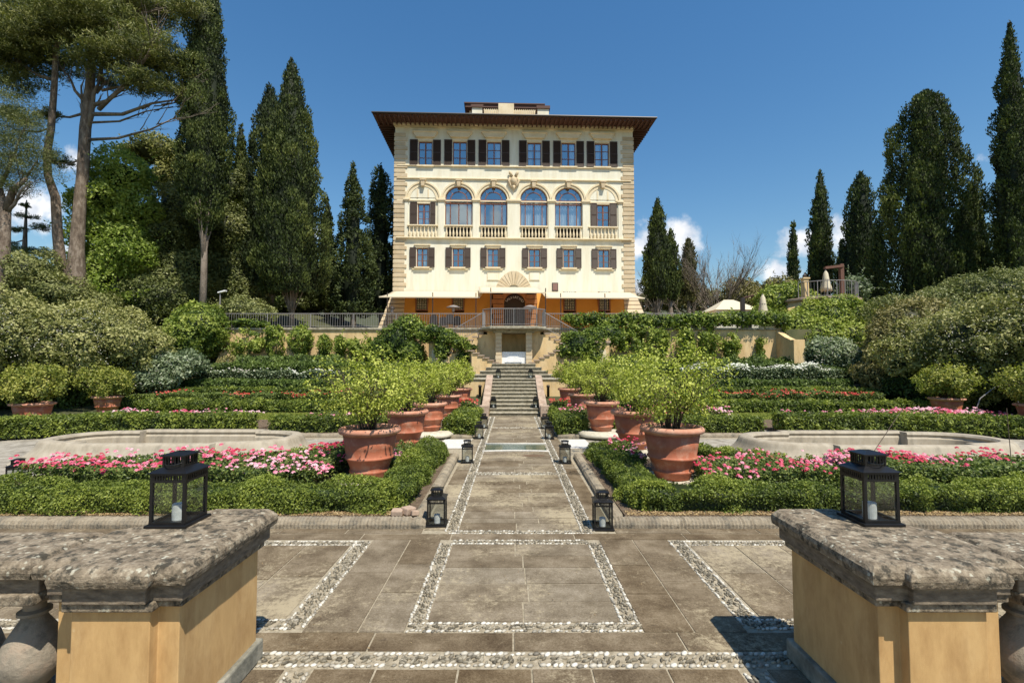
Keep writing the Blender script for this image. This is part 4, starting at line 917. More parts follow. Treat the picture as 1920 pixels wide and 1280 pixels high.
# railings
def railing(pts, h, label, sp=.13, post=2.2, grp='grey iron railings', r=.009, mat='iron'):
    p0 = Vector(pts[0]); t = empty('iron_railing', p0, 0, label, 'railing', grp)
    tr_, br, bars, posts = MB(), MB(), MB(), MB()
    for i in range(len(pts) - 1):
        a = Vector(pts[i]) - p0; b = Vector(pts[i + 1]) - p0; L = (b - a).length; n = max(1, int(L / sp)); up_ = Vector((0, 0, h))
        tr_.tube([a + up_, b + up_], .022, 6); br.tube([a + Vector((0, 0, .09)), b + Vector((0, 0, .09))], .012, 5)
        for k in range(n + 1):
            p = a.lerp(b, k / n); bars.tube([p + Vector((0, 0, .05)), p + up_], r, 4)
        m_ = max(1, int(round(L / post)))
        for k in range(1 if i else 0, m_ + 1): p = a.lerp(b, k / m_); pq = MB(); pq.tube([(0, 0, 0), up_], .024, 6); po = pq.build('post', M[mat], t); po.location = p
    tr_.build('top_rail', M[mat], t); br.build('bottom_rail', M[mat], t); bars.build('bars', M[mat], t); return t
railing([(-15.6, 25.95, 3.88), (AX - 1.7, 25.95, 3.88)], .78, 'grey iron railing along the left retaining wall'); railing([(AX + 1.7, 25.95, 3.88), (14.3, 25.95, 3.88)], .78, 'grey iron railing half covered with ivy along the right retaining wall')
railing([(AX - 1.55, 25.6, 3.8), (AX - 1.55, 23.95, 3.8), (AX - 1.1, 23.5, 3.8), (AX + 1.1, 23.5, 3.8), (AX + 1.55, 23.95, 3.8), (AX + 1.55, 25.6, 3.8)], .86, 'pale iron railing with looped bars around the landing above the grotto', .1, 1.1, r=.011)
railing([(AX - 1.6, 24.9, 3.75), (AX - 3.6, 24.9, 2.6)], .86, 'sloping iron railing of the left stair flight'); railing([(AX + 1.6, 24.9, 3.75), (AX + 3.6, 24.9, 2.6)], .86, 'sloping iron railing of the right stair flight')
# ------------------------------------------------------------ villa
TH = R(2.2); VX, VY, VZ = .1, 38.0, 3.85
def fac(px, py):
    a, b, c = ray(px, py); k = (VY * math.cos(TH) - VX * math.sin(TH)) / (b * math.cos(TH) - a * math.sin(TH))
    X, Y = a * k, b * k; return (X - VX) * math.cos(TH) + (Y - VY) * math.sin(TH), CAMZ + c * k - VZ
def A1(cx_, cy_): return fac(690 + cx_ / 3.4909, 180 + cy_ / 3.4909)
def A2(cx_, cy_): return fac(690 + cx_ / 3.4909, 440 + cy_ / 3.4909)
villa = empty('villa', (VX, VY, VZ), TH, 'tall cream Renaissance villa with brown shutters, arcaded loggia windows and deep eaves', 'villa')
def vb(mb, name, mat, par=None, smooth=False, bevel=0): return mb.build(name, M[mat], par or villa, smooth, bevel)
ZS = A2(953, 375)[1]          # top of the sloping base
UL, UR = A1(175, 400)[0], A1(1735, 400)[0]
WT = A1(953, 190)[1]
holes = []                    # rectangular holes in the upright facade
def wallgrid(mb, u0, u1, z0, z1, hs, yf, depth=.28):
    us = sorted(set([u0, u1] + [h for H_ in hs for h in H_[:2]])); zs = sorted(set([z0, z1] + [h for H_ in hs for h in H_[2:]]))
    for i in range(len(us) - 1):
        for j in range(len(zs) - 1):
            a, b, c, d = us[i], us[i + 1], zs[j], zs[j + 1]; m1, m2 = (a + b) / 2, (c + d) / 2
            if any(h[0] < m1 < h[1] and h[2] < m2 < h[3] for h in hs): continue
            mb.add([(a, yf(c), c), (b, yf(c), c), (b, yf(d), d), (a, yf(d), d)], [(0, 1, 2, 3)])
    for a, b, c, d in hs:
        yb = depth
        mb.add([(a, yf(c), c), (a, yb, c), (a, yb, d), (a, yf(d), d)], [(0, 1, 2, 3)]); mb.add([(b, yf(c), c), (b, yf(d), d), (b, yb, d), (b, yb, c)], [(0, 1, 2, 3)])
        mb.add([(a, yf(c), c), (b, yf(c), c), (b, yb, c), (a, yb, c)], [(0, 1, 2, 3)]); mb.add([(a, yf(d), d), (a, yb, d), (b, yb, d), (b, yf(d), d)], [(0, 1, 2, 3)])
def window(u0, u1, z0, z1, rows=3, mull=True, y=.12, curtain=0, name='window'):
    f = MB(); e = .07
    f.box(u0, u0 + e, y - .04, y + .04, z0, z1); f.box(u1 - e, u1, y - .04, y + .04, z0, z1); f.box(u0 + e, u1 - e, y - .04, y + .04, z0, z0 + e); f.box(u0 + e, u1 - e, y - .04, y + .04, z1 - e, z1)
    um = (u0 + u1) / 2
    if mull: f.box(um - .05, um + .05, y - .05, y + .03, z0 + e, z1 - e)
    for k in range(1, rows):
        z = z0 + (z1 - z0) * k / rows; f.box(u0 + e, u1 - e, y - .02, y + .02, z - .018, z + .018)
    w_ = f.build(name, M['winwood'], villa); off = ((u0 + u1) / 2, y, z0)
    for v in w_.data.vertices: v.co = (v.co.x - off[0], v.co.y - off[1], v.co.z - off[2])
    w_.location = off
    MB().add([(u0 + e - off[0], .02, e), (u1 - e - off[0], .02, e), (u1 - e - off[0], .02, z1 - z0 - e), (u0 + e - off[0], .02, z1 - z0 - e)], [(0, 1, 2, 3)]).build('pane', M['glass'], w_)
    if curtain:
        c = MB(); W_ = u1 - u0
        for sd in ((0, 1) if curtain == 2 else (curtain % 3 == 1,)):
            a_ = u0 + e if sd == 0 else u1 - e - W_ * .3; n = 14
            vs = [(a_ - off[0] + W_ * .3 * i / n, .16 + .03 * math.sin(i * 1.9), zz) for zz in (e, z1 - z0 - e) for i in range(n + 1)]
            c.add(vs, [(i, i + 1, n + 2 + i, n + 1 + i) for i in range(n)])
        c.build('curtain', M['curtain'], w_)
    return w_
def shutter(u0, u1, z0, z1, open_=.12):
    s_ = MB(); e = .05; W_ = u1 - u0
    s_.box(0, e, -.03, .02, 0, z1 - z0); s_.box(W_ - e, W_, -.03, .02, 0, z1 - z0)
    for z in (0, (z1 - z0) * .5 - e / 2, z1 - z0 - e): s_.box(e, W_ - e, -.03, .02, z, z + e)
    n = int((z1 - z0) / .085)
    for k in range(n):
        z = e + (z1 - z0 - 2 * e) * k / n; s_.hexa([(e, -.025, z), (W_ - e, -.025, z), (W_ - e, .01, z + .05), (e, .01, z + .05), (e, -.02, z + .012), (W_ - e, -.02, z + .012), (W_ - e, .015, z + .062), (e, .015, z + .062)])
    s_.box(e, W_ - e, .012, .02, e, z1 - z0 - e)
    o_ = vb(s_, 'shutter', 'shutter'); o_.location = (u0, -.07, z0); return o_
# --- top floor
tops = [(376, 299, 454), (601, 300, 455), (825, 302, 457), (1089, 306, 460), (1312, 308, 462), (1531, 311, 464)]
H1 = []; cur = [0, 0, 1, 2, 4, 2]
for k, (c, t0, b0) in enumerate(tops):
    u0, z0 = A1(c - 46, b0); u1, z1 = A1(c + 46, t0); H1.append((u0, u1, z0, z1)); window(u0, u1, z0, z1, 3, curtain=cur[k])
    sw = A1(c + 97, b0)[0] - u1
    shutter(u0 - sw - .05, u0 - .05, z0 - .02, z1 + .12); shutter(u1 + .05, u1 + sw + .05, z0 - .02, z1 + .12)
    um = (u0 + u1) / 2; l0 = A1(c - 80, t0 - 55)[0]; l1 = A1(c + 80, t0 - 55)[0]; za = A1(c, t0 - 55)[1]; zb_ = A1(c, t0 - 35)[1]
    l = MB(); l.prism_y([(l0 + .25, zb_ - .14), (l0, za), (l1, za), (l1 - .25, zb_ - .14)][::-1], -.24, 0); l.box(l0 - .04, l1 + .04, -.3, 0, za, za + .07); l.box(u0 - .08, u1 + .08, -.06, 0, z1 + .02, zb_ - .14); vb(l, 'window_lintel', 'trim')
    l = MB(); l.box(u0 - .12, u1 + .12, -.16, .02, z0 - .12, z0 - .005); vb(l, 'window_sill', 'trim')
# --- arcade
arcs = [(360, 0), (594, 1), (822, 1), (1085, 1), (1311, 1), (1535, 0)]
SPR = A1(953, 683)[1]; ABOT = A1(953, 857)[1]; BBOT = A1(953, 935)[1]
ARC = []
for c, glass in arcs:
    um = A1(c, 683)[0]; ra = (A1(c + 89, 683)[0] - A1(c - 89, 683)[0]) / 2; ro = (A1(c + 116, 683)[0] - A1(c - 116, 683)[0]) / 2
    ARC.append((um, ra, ro, glass))
    ring = MB(); n = 26
    for (r0, r1, y0) in ((ra + .02 if glass else ra - .06, ra + .2, -.06), (ra + .2, ro, -.12)):
        for k in range(n):
            a0, a1 = math.pi * k / n, math.pi * (k + 1) / n
            ring.prism_y([(um + r0 * math.cos(a1), SPR + r0 * math.sin(a1)), (um + r0 * math.cos(a0), SPR + r0 * math.sin(a0)), (um + r1 * math.cos(a0), SPR + r1 * math.sin(a0)), (um + r1 * math.cos(a1), SPR + r1 * math.sin(a1))], y0, .02)
    vb(ring, 'arch_moulding', 'trim')
    ks = MB(); zt = A1(c, 540)[1] if c < 1000 else A1(c, 548)[1]; ks.prism_y([(um - .13, SPR + ra - .1), (um + .13, SPR + ra - .1), (um + .17, SPR + ro + .02), (um - .17, SPR + ro + .02)], -.3, 0); ks.box(um - .24, um + .24, -.34, 0, SPR + ro + .02, SPR + ro + .13); vb(ks, 'keystone', 'quoin', None, False, .02)
    if glass:
        H1.append((um - ra, um + ra, ABOT, SPR + ra + .01))
        # spandrels
        sp = MB()
        for sg in (-1, 1):
            pts = [(um + sg * ra * math.cos(math.pi / 2 * k / 10), SPR + ra * math.sin(math.pi / 2 * k / 10)) for k in range(11)] + [(um + sg * ra, SPR + ra + .01)]
            sp.prism_y(pts if sg < 0 else pts[::-1], -.001, .28)
        vb(sp, 'spandrel', 'cream')
        f = MB(); e = .07; y0, y1 = .10, .18
        f.box(um - ra, um - ra + e, y0, y1, ABOT, SPR); f.box(um + ra - e, um + ra, y0, y1, ABOT, SPR); f.box(um - ra + e, um + ra - e, y0, y1, ABOT, ABOT + e)
        for r_ in (ra - e / 2, ra * .62):
            for k in range(18):
                a0, a1 = math.pi * k / 18, math.pi * (k + 1) / 18; hw_ = e / 2
                f.prism_y([(um + (r_ - hw_) * math.cos(a1), SPR + (r_ - hw_) * math.sin(a1)), (um + (r_ - hw_) * math.cos(a0), SPR + (r_ - hw_) * math.sin(a0)), (um + (r_ + hw_) * math.cos(a0), SPR + (r_ + hw_) * math.sin(a0)), (um + (r_ + hw_) * math.cos(a1), SPR + (r_ + hw_) * math.sin(a1))], y0 + .01, y1 - .01)
        zt = SPR - .30
        f.box(um - ra + e, um + ra - e, y0 + .004, y1 - .004, zt - .04, zt + .04); f.box(um - ra + e, um + ra - e, y0 + .006, y1 - .006, SPR - .02, SPR + .05)
        f.box(um - .04, um + .04, y0 + .002, y1 - .002, ABOT + e, zt - .04)
        for sg in (-1, 1): f.box(um + sg * ra * .62 - .035, um + sg * ra * .62 + .035, y0 + .002, y1 - .002, ABOT + e, SPR)
        for k in (1, 2, 3): a0 = math.pi * k / 4; f.tube([(um + ra * .62 * math.cos(a0), .14, SPR + ra * .62 * math.sin(a0)), (um + ra * math.cos(a0), .14, SPR + ra * math.sin(a0))], .02, 4)
        w_ = vb(f, 'arched_window', 'winwood')
        p = MB(); pts = [(um - ra, ABOT), (um + ra, ABOT)] + [(um + ra * math.cos(math.pi * k / 20), SPR + ra * math.sin(math.pi * k / 20)) for k in range(21)]
        p.add([(x, .15, z) for x, z in pts], [tuple(range(len(pts)))]); p.build('pane', M['glass'], w_)
        cc = MB()
        for a_, b_ in ((um - ra + .05, um - ra * .08), (um + ra * .12, um + ra - .05)) if c > 1000 else ((um - ra + .05, um - ra * .7), (um + ra * .72, um + ra - .05)):
            n = 16; cc.add([(a_ + (b_ - a_) * i / n, .34 + .04 * math.sin(i * 1.7), zz) for zz in (ABOT, SPR + .3) for i in range(n + 1)], [(i, i + 1, n + 2 + i, n + 1 + i) for i in range(n)])
        cc.build('curtain', M['curtain'], w_)
    else:
        bl = MB(); bl.prism_y([(um + (ra - .02) * math.cos(math.pi * k / 18), SPR + .12 + (ra - .12) * math.sin(math.pi * k / 18)) for k in range(19)][::-1], -.03, 0); vb(bl, 'blind_arch', 'cream')
        for sg in (-1, 1): l = MB(); l.box(um + sg * .42 - .06, um + sg * .42 + .06, -.05, 0, SPR + .12, SPR + ra * .75); vb(l, 'blind_arch_strip', 'trim')
for c, (sl0, sl1), (sr0, sr1) in ((365, (275, 322), (408, 441)), (1539, (1459, 1498), (1582, 1628))):
    o_ = 7 if c > 1000 else 0
    u0, z0 = A1(c - 40, 851 + o_); u1, z1 = A1(c + 40, 705 + o_); H1.append((u0, u1, z0, z1)); window(u0, u1, z0, z1, 3, curtain=2 if c < 1000 else 0)
    a_, b_ = A1(sl0, 851 + o_)[0], A1(sl1, 851 + o_)[0]; shutter(a_, b_, z0, z1 + .1); a_, b_ = A1(sr0, 851 + o_)[0], A1(sr1, 851 + o_)[0]; shutter(a_, b_, z0, z1 + .1)
    l = MB(); l.box(u0 - .08, u1 + .08, -.05, 0, z1, z1 + .12); vb(l, 'window_lintel', 'trim')
# piers between the arches with capitals
for a_, b_ in ((236, 268), (455, 504), (683, 732), (908, 998), (1175, 1227), (1400, 1450), (1632, 1667)):
    u0, u1 = A1(a_, 750)[0], A1(b_, 750)[0]; p = MB(); p.box(u0 + .06, u1 - .06, -.09, 0, BBOT + .08, SPR - .22); vb(p, 'pilaster', 'cream')
    p = MB(); p.box(u0, u1, -.15, 0, SPR - .22, SPR - .12); p.box(u0 - .05, u1 + .05, -.2, 0, SPR - .12, SPR + .02); vb(p, 'capital', 'trim', None, False, .015)
# parapet balustrades of the loggia
vbal = None
RT = ABOT; 
for (um, ra, ro, glass), hw in zip(ARC, [1.2, 1.12, 1.12, 1.12, 1.12, 1.2]):
    p = MB(); p.box(um - hw, um + hw, -.2, .02, RT - .04, RT + .07); vb(p, 'parapet_rail', 'trim', None, False, .015)
    if glass: H1.append((um - hw + .12, um + hw - .12, BBOT + .12, RT - .05))
    for k in range(8):
        if vbal is None:
            q = MB(); hh = RT - .04 - BBOT - .1; q.lathe([(.06, 0), (.05, .06 * hh), (.085, .22 * hh), (.09, .34 * hh), (.045, .6 * hh), (.035, .75 * hh), (.06, .85 * hh), (.06, hh)], 0, 0, 10); vbal = vb(q, 'baluster', 'trim', None, True); o_ = vbal
        else: o_ = vbal.copy(); COL.objects.link(o_); o_.parent = villa
        o_.location = (um - hw + .18 + (2 * hw - .36) * k / 7, -.1, BBOT + .1)
for (zc_, hgt, pr, y_) in ((BBOT, .1, .22, 0), (A1(953, 548)[1], .09, .12, 0), (A1(953, 466)[1], .08, .1, 0), (SPR - .12, .1, .07, 0)):
    p = MB(); p.box(UL + .2, UR - .2, -pr, 0, zc_ - hgt / 2, zc_ + hgt / 2); vb(p, 'string_course', 'trim', None, False, .015)
# --- lower windows
lows = [(355, 88, 211), (590, 89, 213), (818, 91, 213), (1090, 94, 215), (1315, 95, 217), (1544, 98, 219)]
for k, (c, t0, b0) in enumerate(lows):
    u0, z0 = A2(c - 37, b0); u1, z1 = A2(c + 37, t0); H1.append((u0, u1, z0, z1))
    w_ = window(u0, u1, z0, z1, 3, curtain=[2, 0, 3, 0, 1, 0][k])
    sw = A2(c + 78, b0)[0] - u1; shutter(u0 - sw - .04, u0 - .04, z0 - .03, z1 + .03); shutter(u1 + .04, u1 + sw + .04, z0 - .03, z1 + .03)
    l = MB(); l0, l1 = A2(c - 54, 80)[0], A2(c + 54, 80)[0]; za = A2(c, t0 - 17)[1]; l.box(l0, l1, -.14, 0, za, za + .08); l.box(l0 + .1, l1 - .1, -.08, 0, z1 + .05, za); vb(l, 'window_lintel', 'trim')
    l = MB(); l.box(u0 - .15, u1 + .15, -.2, .02, z0 - .12, z0 - .005); l.box(u0 - .35, u1 + .35, -.1, 0, z0 - .2, z0 - .13); vb(l, 'window_sill', 'trim')
# --- upright wall
q = MB(); wallgrid(q, UL + .02, UR - .02, ZS, WT, H1, lambda z: 0.); q.box(UL + .02, UR - .02, .9, 16, ZS, WT); vb(q, 'wall', 'cream')
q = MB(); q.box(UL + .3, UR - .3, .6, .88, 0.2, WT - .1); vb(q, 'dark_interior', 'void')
# --- quoins
for sg in (-1, 1):
    q = MB(); z = ZS; k = 0; ue = UL if sg < 0 else UR
    while z < WT - .95:
        Lq = 1.02 if k % 2 else .86; x0, x1 = sorted((ue - sg * 0 , ue - sg * Lq)); pr = .07 if k % 2 else .05
        x0, x1 = sorted((ue + sg * .05, ue - sg * Lq)); q.box(x0, x1, -pr, .9, z + .03, z + .33, random.uniform(.2, .9)); z += .365; k += 1
    vb(q, 'quoins', 'quoin', None, False, .03)
# --- cornice
q = MB(); q.box(UL - .12, UR + .12, -.22, .3, WT - .22, WT - .05); q.box(UL - .03, UR + .03, -.1, .2, WT - .38, WT - .22); vb(q, 'cornice', 'trim', None, False, .02)
# --- sloping base
K = 1.1 / ZS
HB = []
for a_, b_, t0, b0 in ((305, 390, 415, 496), (545, 628, 414, 496), (1278, 1363, 413, 499), (1508, 1588, 413, 498)):
    u0, z0 = A2(a_, b0); u1, z1 = A2(b_, t0 - 10); s_ = 36.9 / 38; u0 *= .985; u1 *= .985; HB.append((u0, u1, z0 - .2, ZS - .25))
    f = MB(); z0 -= .05; y = -.35
    f.box(u0, u0 + .09, y - .05, y + .05, z0, z1 + .3); f.box(u1 - .09, u1, y - .05, y + .05, z0, z1 + .3); f.box(u0 + .09, u1 - .09, y - .05, y + .05, z0, z0 + .09)
    w_ = vb(f, 'grated_window', 'winwood'); g = MB()
    for k in range(5): x = u0 + .15 + (u1 - u0 - .3) * k / 4; g.box(x - .02, x + .02, y - .04, y - .005, z0 + .09, z1 + .3)
    for k in range(7): z = z0 + .2 + (z1 - z0) * k / 6; g.box(u0 + .09, u1 - .09, y - .035, y - .01, z - .02, z + .02)
    g.build('grille', M['dark_iron'], w_); MB().add([(u0, y + .02, z0), (u1, y + .02, z0), (u1, y + .02, z1 + .3), (u0, y + .02, z1 + .3)], [(0, 1, 2, 3)]).build('pane', M['glass'], w_)
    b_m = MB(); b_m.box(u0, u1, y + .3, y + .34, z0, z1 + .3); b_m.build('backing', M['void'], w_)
DU0, DU1 = A2(805, 450)[0] * .97, A2(1108, 450)[0] * .97
HB.append((DU0, DU1, 0, ZS - .2))
q = MB(); wallgrid(q, UL + .95, UR - .95, 0, ZS, HB, lambda z: -K * (ZS - z), .5); vb(q, 'sloping_base', 'scarp')
for sg in (-1, 1):
    q = MB(); n = 11
    for k in range(n):
        za, zb_ = ZS * k / n + .02, ZS * (k + 1) / n - .02; f_ = lambda z: (ZS - z) / ZS
        ue = (UL if sg < 0 else UR) + sg * .05; ui = (UL + .95) if sg < 0 else (UR - .95)
        def c4(z, e=.06): xo = ue + sg * 1.15 * f_(z); yo = -K * (ZS - z) - e; return [(xo, yo), (ui, yo), (ui, 1.5), (xo, 1.5)]
        A_, B_ = c4(za), c4(zb_); o4 = (0, 1, 2, 3) if sg < 0 else (1, 0, 3, 2)
        q.hexa([(A_[i][0], A_[i][1], za) for i in o4] + [(B_[i][0], B_[i][1], zb_) for i in o4], random.uniform(.4, .95))
    vb(q, 'base_quoins', 'quoin', None, False, .02)
# --- portal
pm = MB(); um = (DU0 + DU1) / 2; dr = .82; zsp = 2.75
yp = -.95
for sg in (-1, 1):
    for k in range(9):
        x0, x1 = sorted((um + sg * (dr + .08), um + sg * ((DU1 - DU0) / 2 - (.02 if k % 2 else .1)))); pm.box(x0, x1, yp, .5, .02 + k * .385, .02 + k * .385 + .35, random.uniform(.3, .8))
pm.box(DU0 + .02, DU1 - .02, yp + .05, .5, 3.62, ZS - .2, .5)
vb(pm, 'portal_blocks', 'portal', None, False, .02)
pm = MB()
for sg in (-1, 1):
    pts = [(um + sg * dr * math.cos(math.pi / 2 * k / 10), zsp + dr * math.sin(math.pi / 2 * k / 10)) for k in range(11)] + [(um, 3.62), (um + sg * (dr + .08), 3.62), (um + sg * (dr + .08), zsp)]
    pm.prism_y(pts if sg < 0 else pts[::-1], yp + .04, .5)
pm.box(um - dr - .08, um - dr, yp + .03, .5, 0, zsp); pm.box(um + dr, um + dr + .08, yp + .03, .5, 0, zsp); vb(pm, 'portal_arch', 'portal')
d_ = MB(); d_.box(um - dr, um - .1, yp + .45, yp + .5, 0, 2.5); d_.box(um + .15, um + dr, yp + .45, yp + .5, 0, 2.5); d_.box(um - dr, um + dr, yp + .42, yp + .52, 2.5, 2.62); d_.box(um - dr, um + dr, yp + .55, yp + .6, 2.62, 3.62)
dd = vb(d_, 'door', 'door'); q = MB(); q.tube([(um + .22, yp + .42, 1.1), (um + .22, yp + .40, 1.3)], .02, 6); q.build('handle', M['iron'], dd)
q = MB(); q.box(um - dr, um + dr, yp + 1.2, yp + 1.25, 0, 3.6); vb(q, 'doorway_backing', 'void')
# arched lettering over the door
tm = bpy.data.curves.new('lettering', 'FONT'); tm.size = .27; tm.extrude = .012; tm.align_x = 'CENTER'
def letters(txt, rad, zc_, a_span, size):
    objs = []
    for i, ch in enumerate(txt):
        cu_ = bpy.data.curves.new('c', 'FONT'); cu_.body = ch; cu_.size = size; cu_.extrude = .012; cu_.align_x = 'CENTER'; to = bpy.data.objects.new('c', cu_); COL.objects.link(to)
        bpy.context.view_layer.update(); me = bpy.data.meshes.new_from_object(to); a_ = a_span * (i / (len(txt) - 1) - .5)
        mt = Matrix.Translation((um + rad * math.sin(a_), yp + .36, zc_ + rad * math.cos(a_))) @ Matrix.Rotation(a_, 4, 'Y') @ Matrix.Rotation(R(90), 4, 'X'); me.transform(mt); objs.append(me); bpy.data.objects.remove(to)
    q = MB()
    for me in objs: q.add([v.co[:] for v in me.vertices], [tuple(p.vertices) for p in me.polygons])
    return vb(q, 'lettering', 'white')
letters('SALVIATINO', .74, 2.45, 1.75, .27)
# --- voussoir fan
q = MB(); uc, zc0 = A2(953, 372); ri = A2(995, 372)[0] - uc; rout = A2(1070, 372)[0] - uc; tip = A2(953, 238)[1]; n = 13
def fanr(a):                # pointed outline
    return rout + .15 * (math.sin(a) ** 6) * (tip - zc0 - rout) / .15
for k in range(n):
    a0, a1 = R(10) + R(160) * k / n + .012, R(10) + R(160) * (k + 1) / n - .012; am = (a0 + a1) / 2
    q.prism_y([(uc + ri * math.cos(a1), zc0 + ri * math.sin(a1)), (uc + ri * math.cos(a0), zc0 + ri * math.sin(a0)), (uc + fanr(a0) * math.cos(a0), zc0 + fanr(a0) * math.sin(a0)), (uc + fanr(am) * math.cos(am), zc0 + fanr(am) * math.sin(am)), (uc + fanr(a1) * math.cos(a1), zc0 + fanr(a1) * math.sin(a1))], -.12, 0, random.uniform(.5, 1))
vb(q, 'voussoir_fan', 'quoin', None, False, .015)
for (a_, b_, t0, b0, mt) in ((780, 857, 250, 300, 'cream'), (1056, 1124, 246, 300, 'cream'), (1205, 1244, 315, 368, 'plaque_brown')):
    u0, z0 = A2(a_, b0); u1, z1 = A2(b_, t0); q = MB(); q.box(u0, u1, -.05, 0, z0, z1); pl = vb(q, 'wall_plaque', 'trim' if mt == 'cream' else 'dark_iron'); q = MB(); q.box(u0 + .05, u1 - .05, -.065, -.051, z0 + .05, z1 - .05); q.build('plaque_face', M[mt], pl)
# --- coat of arms
uc, zc0 = A1(953, 560); q = MB(); q.lathe_e(uc, -.12, zc0, .30, .16, .42, 14, 10, .5); q.lathe_e(uc, -.22, zc0, .2, .14, .28, 12, 8, .6)
for sg in (-1, 1):
    q.tube([(uc + sg * .12, -.15, zc0 + .35), (uc + sg * .28, -.2, zc0 + .62), (uc + sg * .36, -.16, zc0 + .78)], [.1, .13, .05], 7)
    q.tube([(uc + sg * .28, -.12, zc0 + .3), (uc + sg * .4, -.15, zc0), (uc + sg * .28, -.15, zc0 - .35), (uc + sg * .08, -.12, zc0 - .6)], [.08, .11, .09, .04], 7)
q.tube([(uc, -.12, zc0 - .4), (uc, -.14, zc0 - .62), (uc, -.1, zc0 - .85)], [.14, .09, .03], 7); vb(q, 'coat_of_arms', 'quoin', None, True)
# --- roof
q = MB(); o1, o2 = 1.45, 16 + 1.2; zt = WT - .05
q.add([(UL - o1, -o1, zt), (UR + o1, -o1, zt), (UR + o1, o2, zt), (UL - o1, o2, zt), (UL - o1, -o1, zt + .16), (UR + o1, -o1, zt + .16), (UR + o1, o2, zt + .16), (UL - o1, o2, zt + .16), (UL + 6, 7, zt + 2.3), (UR - 6, 7, zt + 2.3), (UR - 6, 9, zt + 2.3), (UL + 6, 9, zt + 2.3)],
      [(0, 3, 2, 1), (0, 1, 5, 4), (1, 2, 6, 5), (2, 3, 7, 6), (3, 0, 4, 7), (4, 5, 9, 8), (5, 6, 10, 9), (6, 7, 11, 10), (7, 4, 8, 11), (8, 9, 10, 11)])
rf = vb(q, 'roof', 'roofedge'); q = MB()
x = UL - o1 + .15
while x < UR + o1 - .1: q.box(x, x + .11, -o1 + .05, -.02, zt - .17, zt - .004); x += .36
y = .1
while y < 15:
    for ue, sg in ((UL, -1), (UR, 1)): x0, x1 = sorted((ue + sg * .02, ue + sg * (o1 - .05))); q.box(x0, x1, y, y + .11, zt - .17, zt - .004)
    y += .4
q.build('rafters', M['rafter'], rf)
q = MB(); q.tube([(UL - o1 - .04, -o1 - .05, zt + .08), (UR + o1 + .04, -o1 - .05, zt + .08)], .08, 8); q.build('gutter', M['dark_iron'], rf)
k_ = 44 / 38
q = MB(); zb0, zb1 = zt + .3, fac(953, 204)[1] * 1.0; 
def B(px, py, Y=43.):
    x, z = at(px, py, Y); return x - VX, z - VZ
ub0, zb1 = B(884, 207); ub1 = B(1018, 207)[0]; q.box(ub0, ub1, 5.2, 11, zt, zb1); vb(q, 'belvedere', 'cream')
q = MB(); e0 = B(877, 200)[0]; e1 = B(1023, 200)[0]; zr0 = B(950, 206)[1]; q.box(e0, e1, 4.6, 11.6, zb1 + .01, zb1 + .32); q.box(e0 - .1, e1 + .1, 4.5, 11.7, zb1 + .32, zb1 + .42); vb(q, 'belvedere_roof', 'roofedge')
q = MB(); a_, z_a = B(897, 212, 42.6); b_, _ = B(1008, 212, 42.6); 
q.box(a_, b_, 4.3, 4.36, zt + .3, z_a + .1)
for k in range(30): x = a_ + (b_ - a_) * k / 29; q.box(x - .03, x + .03, 4.22, 4.3, zt + .3, z_a + .15)
c0 = (a_ + b_) / 2; q.box(c0 - .7, c0 + .7, 4.2, 4.4, zt + .3, zb1 + .2); vb(q, 'belvedere_parapet', 'trim')
for px0, px1 in ((887, 910), (1008, 1033)):
    a_, z0 = B(px0, 216, 42); b_, _ = B(px1, 216, 42); q = MB(); q.box(a_ + .1, b_ - .1, 3.3, 4.2, zt, z0 + .25); ch = vb(q, 'chimney', 'cream'); q = MB(); q.box(a_, b_, 3.2, 4.3, z0 + .25, z0 + .5); q.build('chimney_cap', M['roofedge'], ch)
# ------------------------------------------------------------ awnings
def awning(u0, u1, uf0, uf1, zb, zf, yb, yf, label, posts, ph=None):
    t = empty('terrace_awning', (VX + (u0 + u1) / 2 * math.cos(TH), VY + (u0 + u1) / 2 * math.sin(TH) + yf, VZ), TH, label, 'awning', 'cream awnings over the villa terrace'); ox = (u0 + u1) / 2; oy = yf
    n, m_ = 16, 8; V = []
    for j in range(m_ + 1):
        for i in range(n + 1):
            s_, r_ = i / n, j / m_; a = u0 + (u1 - u0) * s_; b = uf0 + (uf1 - uf0) * s_; sag = -.06 * math.sin(math.pi * r_) * (1 + .4 * math.cos(s_ * 12.5))
            V.append((a + (b - a) * r_ - ox, yb + (yf - yb) * r_ - oy, zb + (zf - zb) * r_ + sag))
    F = [tuple(f) for f in grid_faces(n + 1, m_ + 1)]; q = MB(); q.add(V, F); c = q.build('canopy', M['awning'], t, True); sd = c.modifiers.new('s', 'SOLIDIFY'); sd.thickness = .012
    q = MB(); q.box(uf0 - ox, uf1 - ox, -.012, 0, zf - .07, zf); q.build('valance', M['awning'], t)
    q = MB(); q.tube([(uf0 - ox, .03, zf - .02), (uf1 - ox, .03, zf - .02)], .025, 6); q.build('front_bar', M['dark_iron'], t)
    for p in posts: q = MB(); q.tube([(p - ox, .06, -.02), (p - ox, .06, (ph or zf) + .3)], .035, 8); q.build('pole', M['dark_iron'], t)
def AY(px, py, Y): x, z = at(px, py, Y); return x - VX, z - VZ
zB = A2(953, 372)[1] - .02
ZF = AY(960, 557, 33.6)[1]; ZC = AY(960, 547.5, 33.4)[1]
pf = lambda px: AY(px, 560, 33.6)[0]
awning(UL + .2, A2(770, 375)[0], pf(713), pf(900), zB, ZF, -.05, -4.4, 'long cream awning over the left half of the villa terrace', [pf(728), pf(812), pf(892.5)])
awning(A2(1150, 375)[0], UR - .2, pf(1024), pf(1212), zB, ZF, -.05, -4.4, 'long cream awning over the right half of the villa terrace', [pf(1052), pf(1136)])
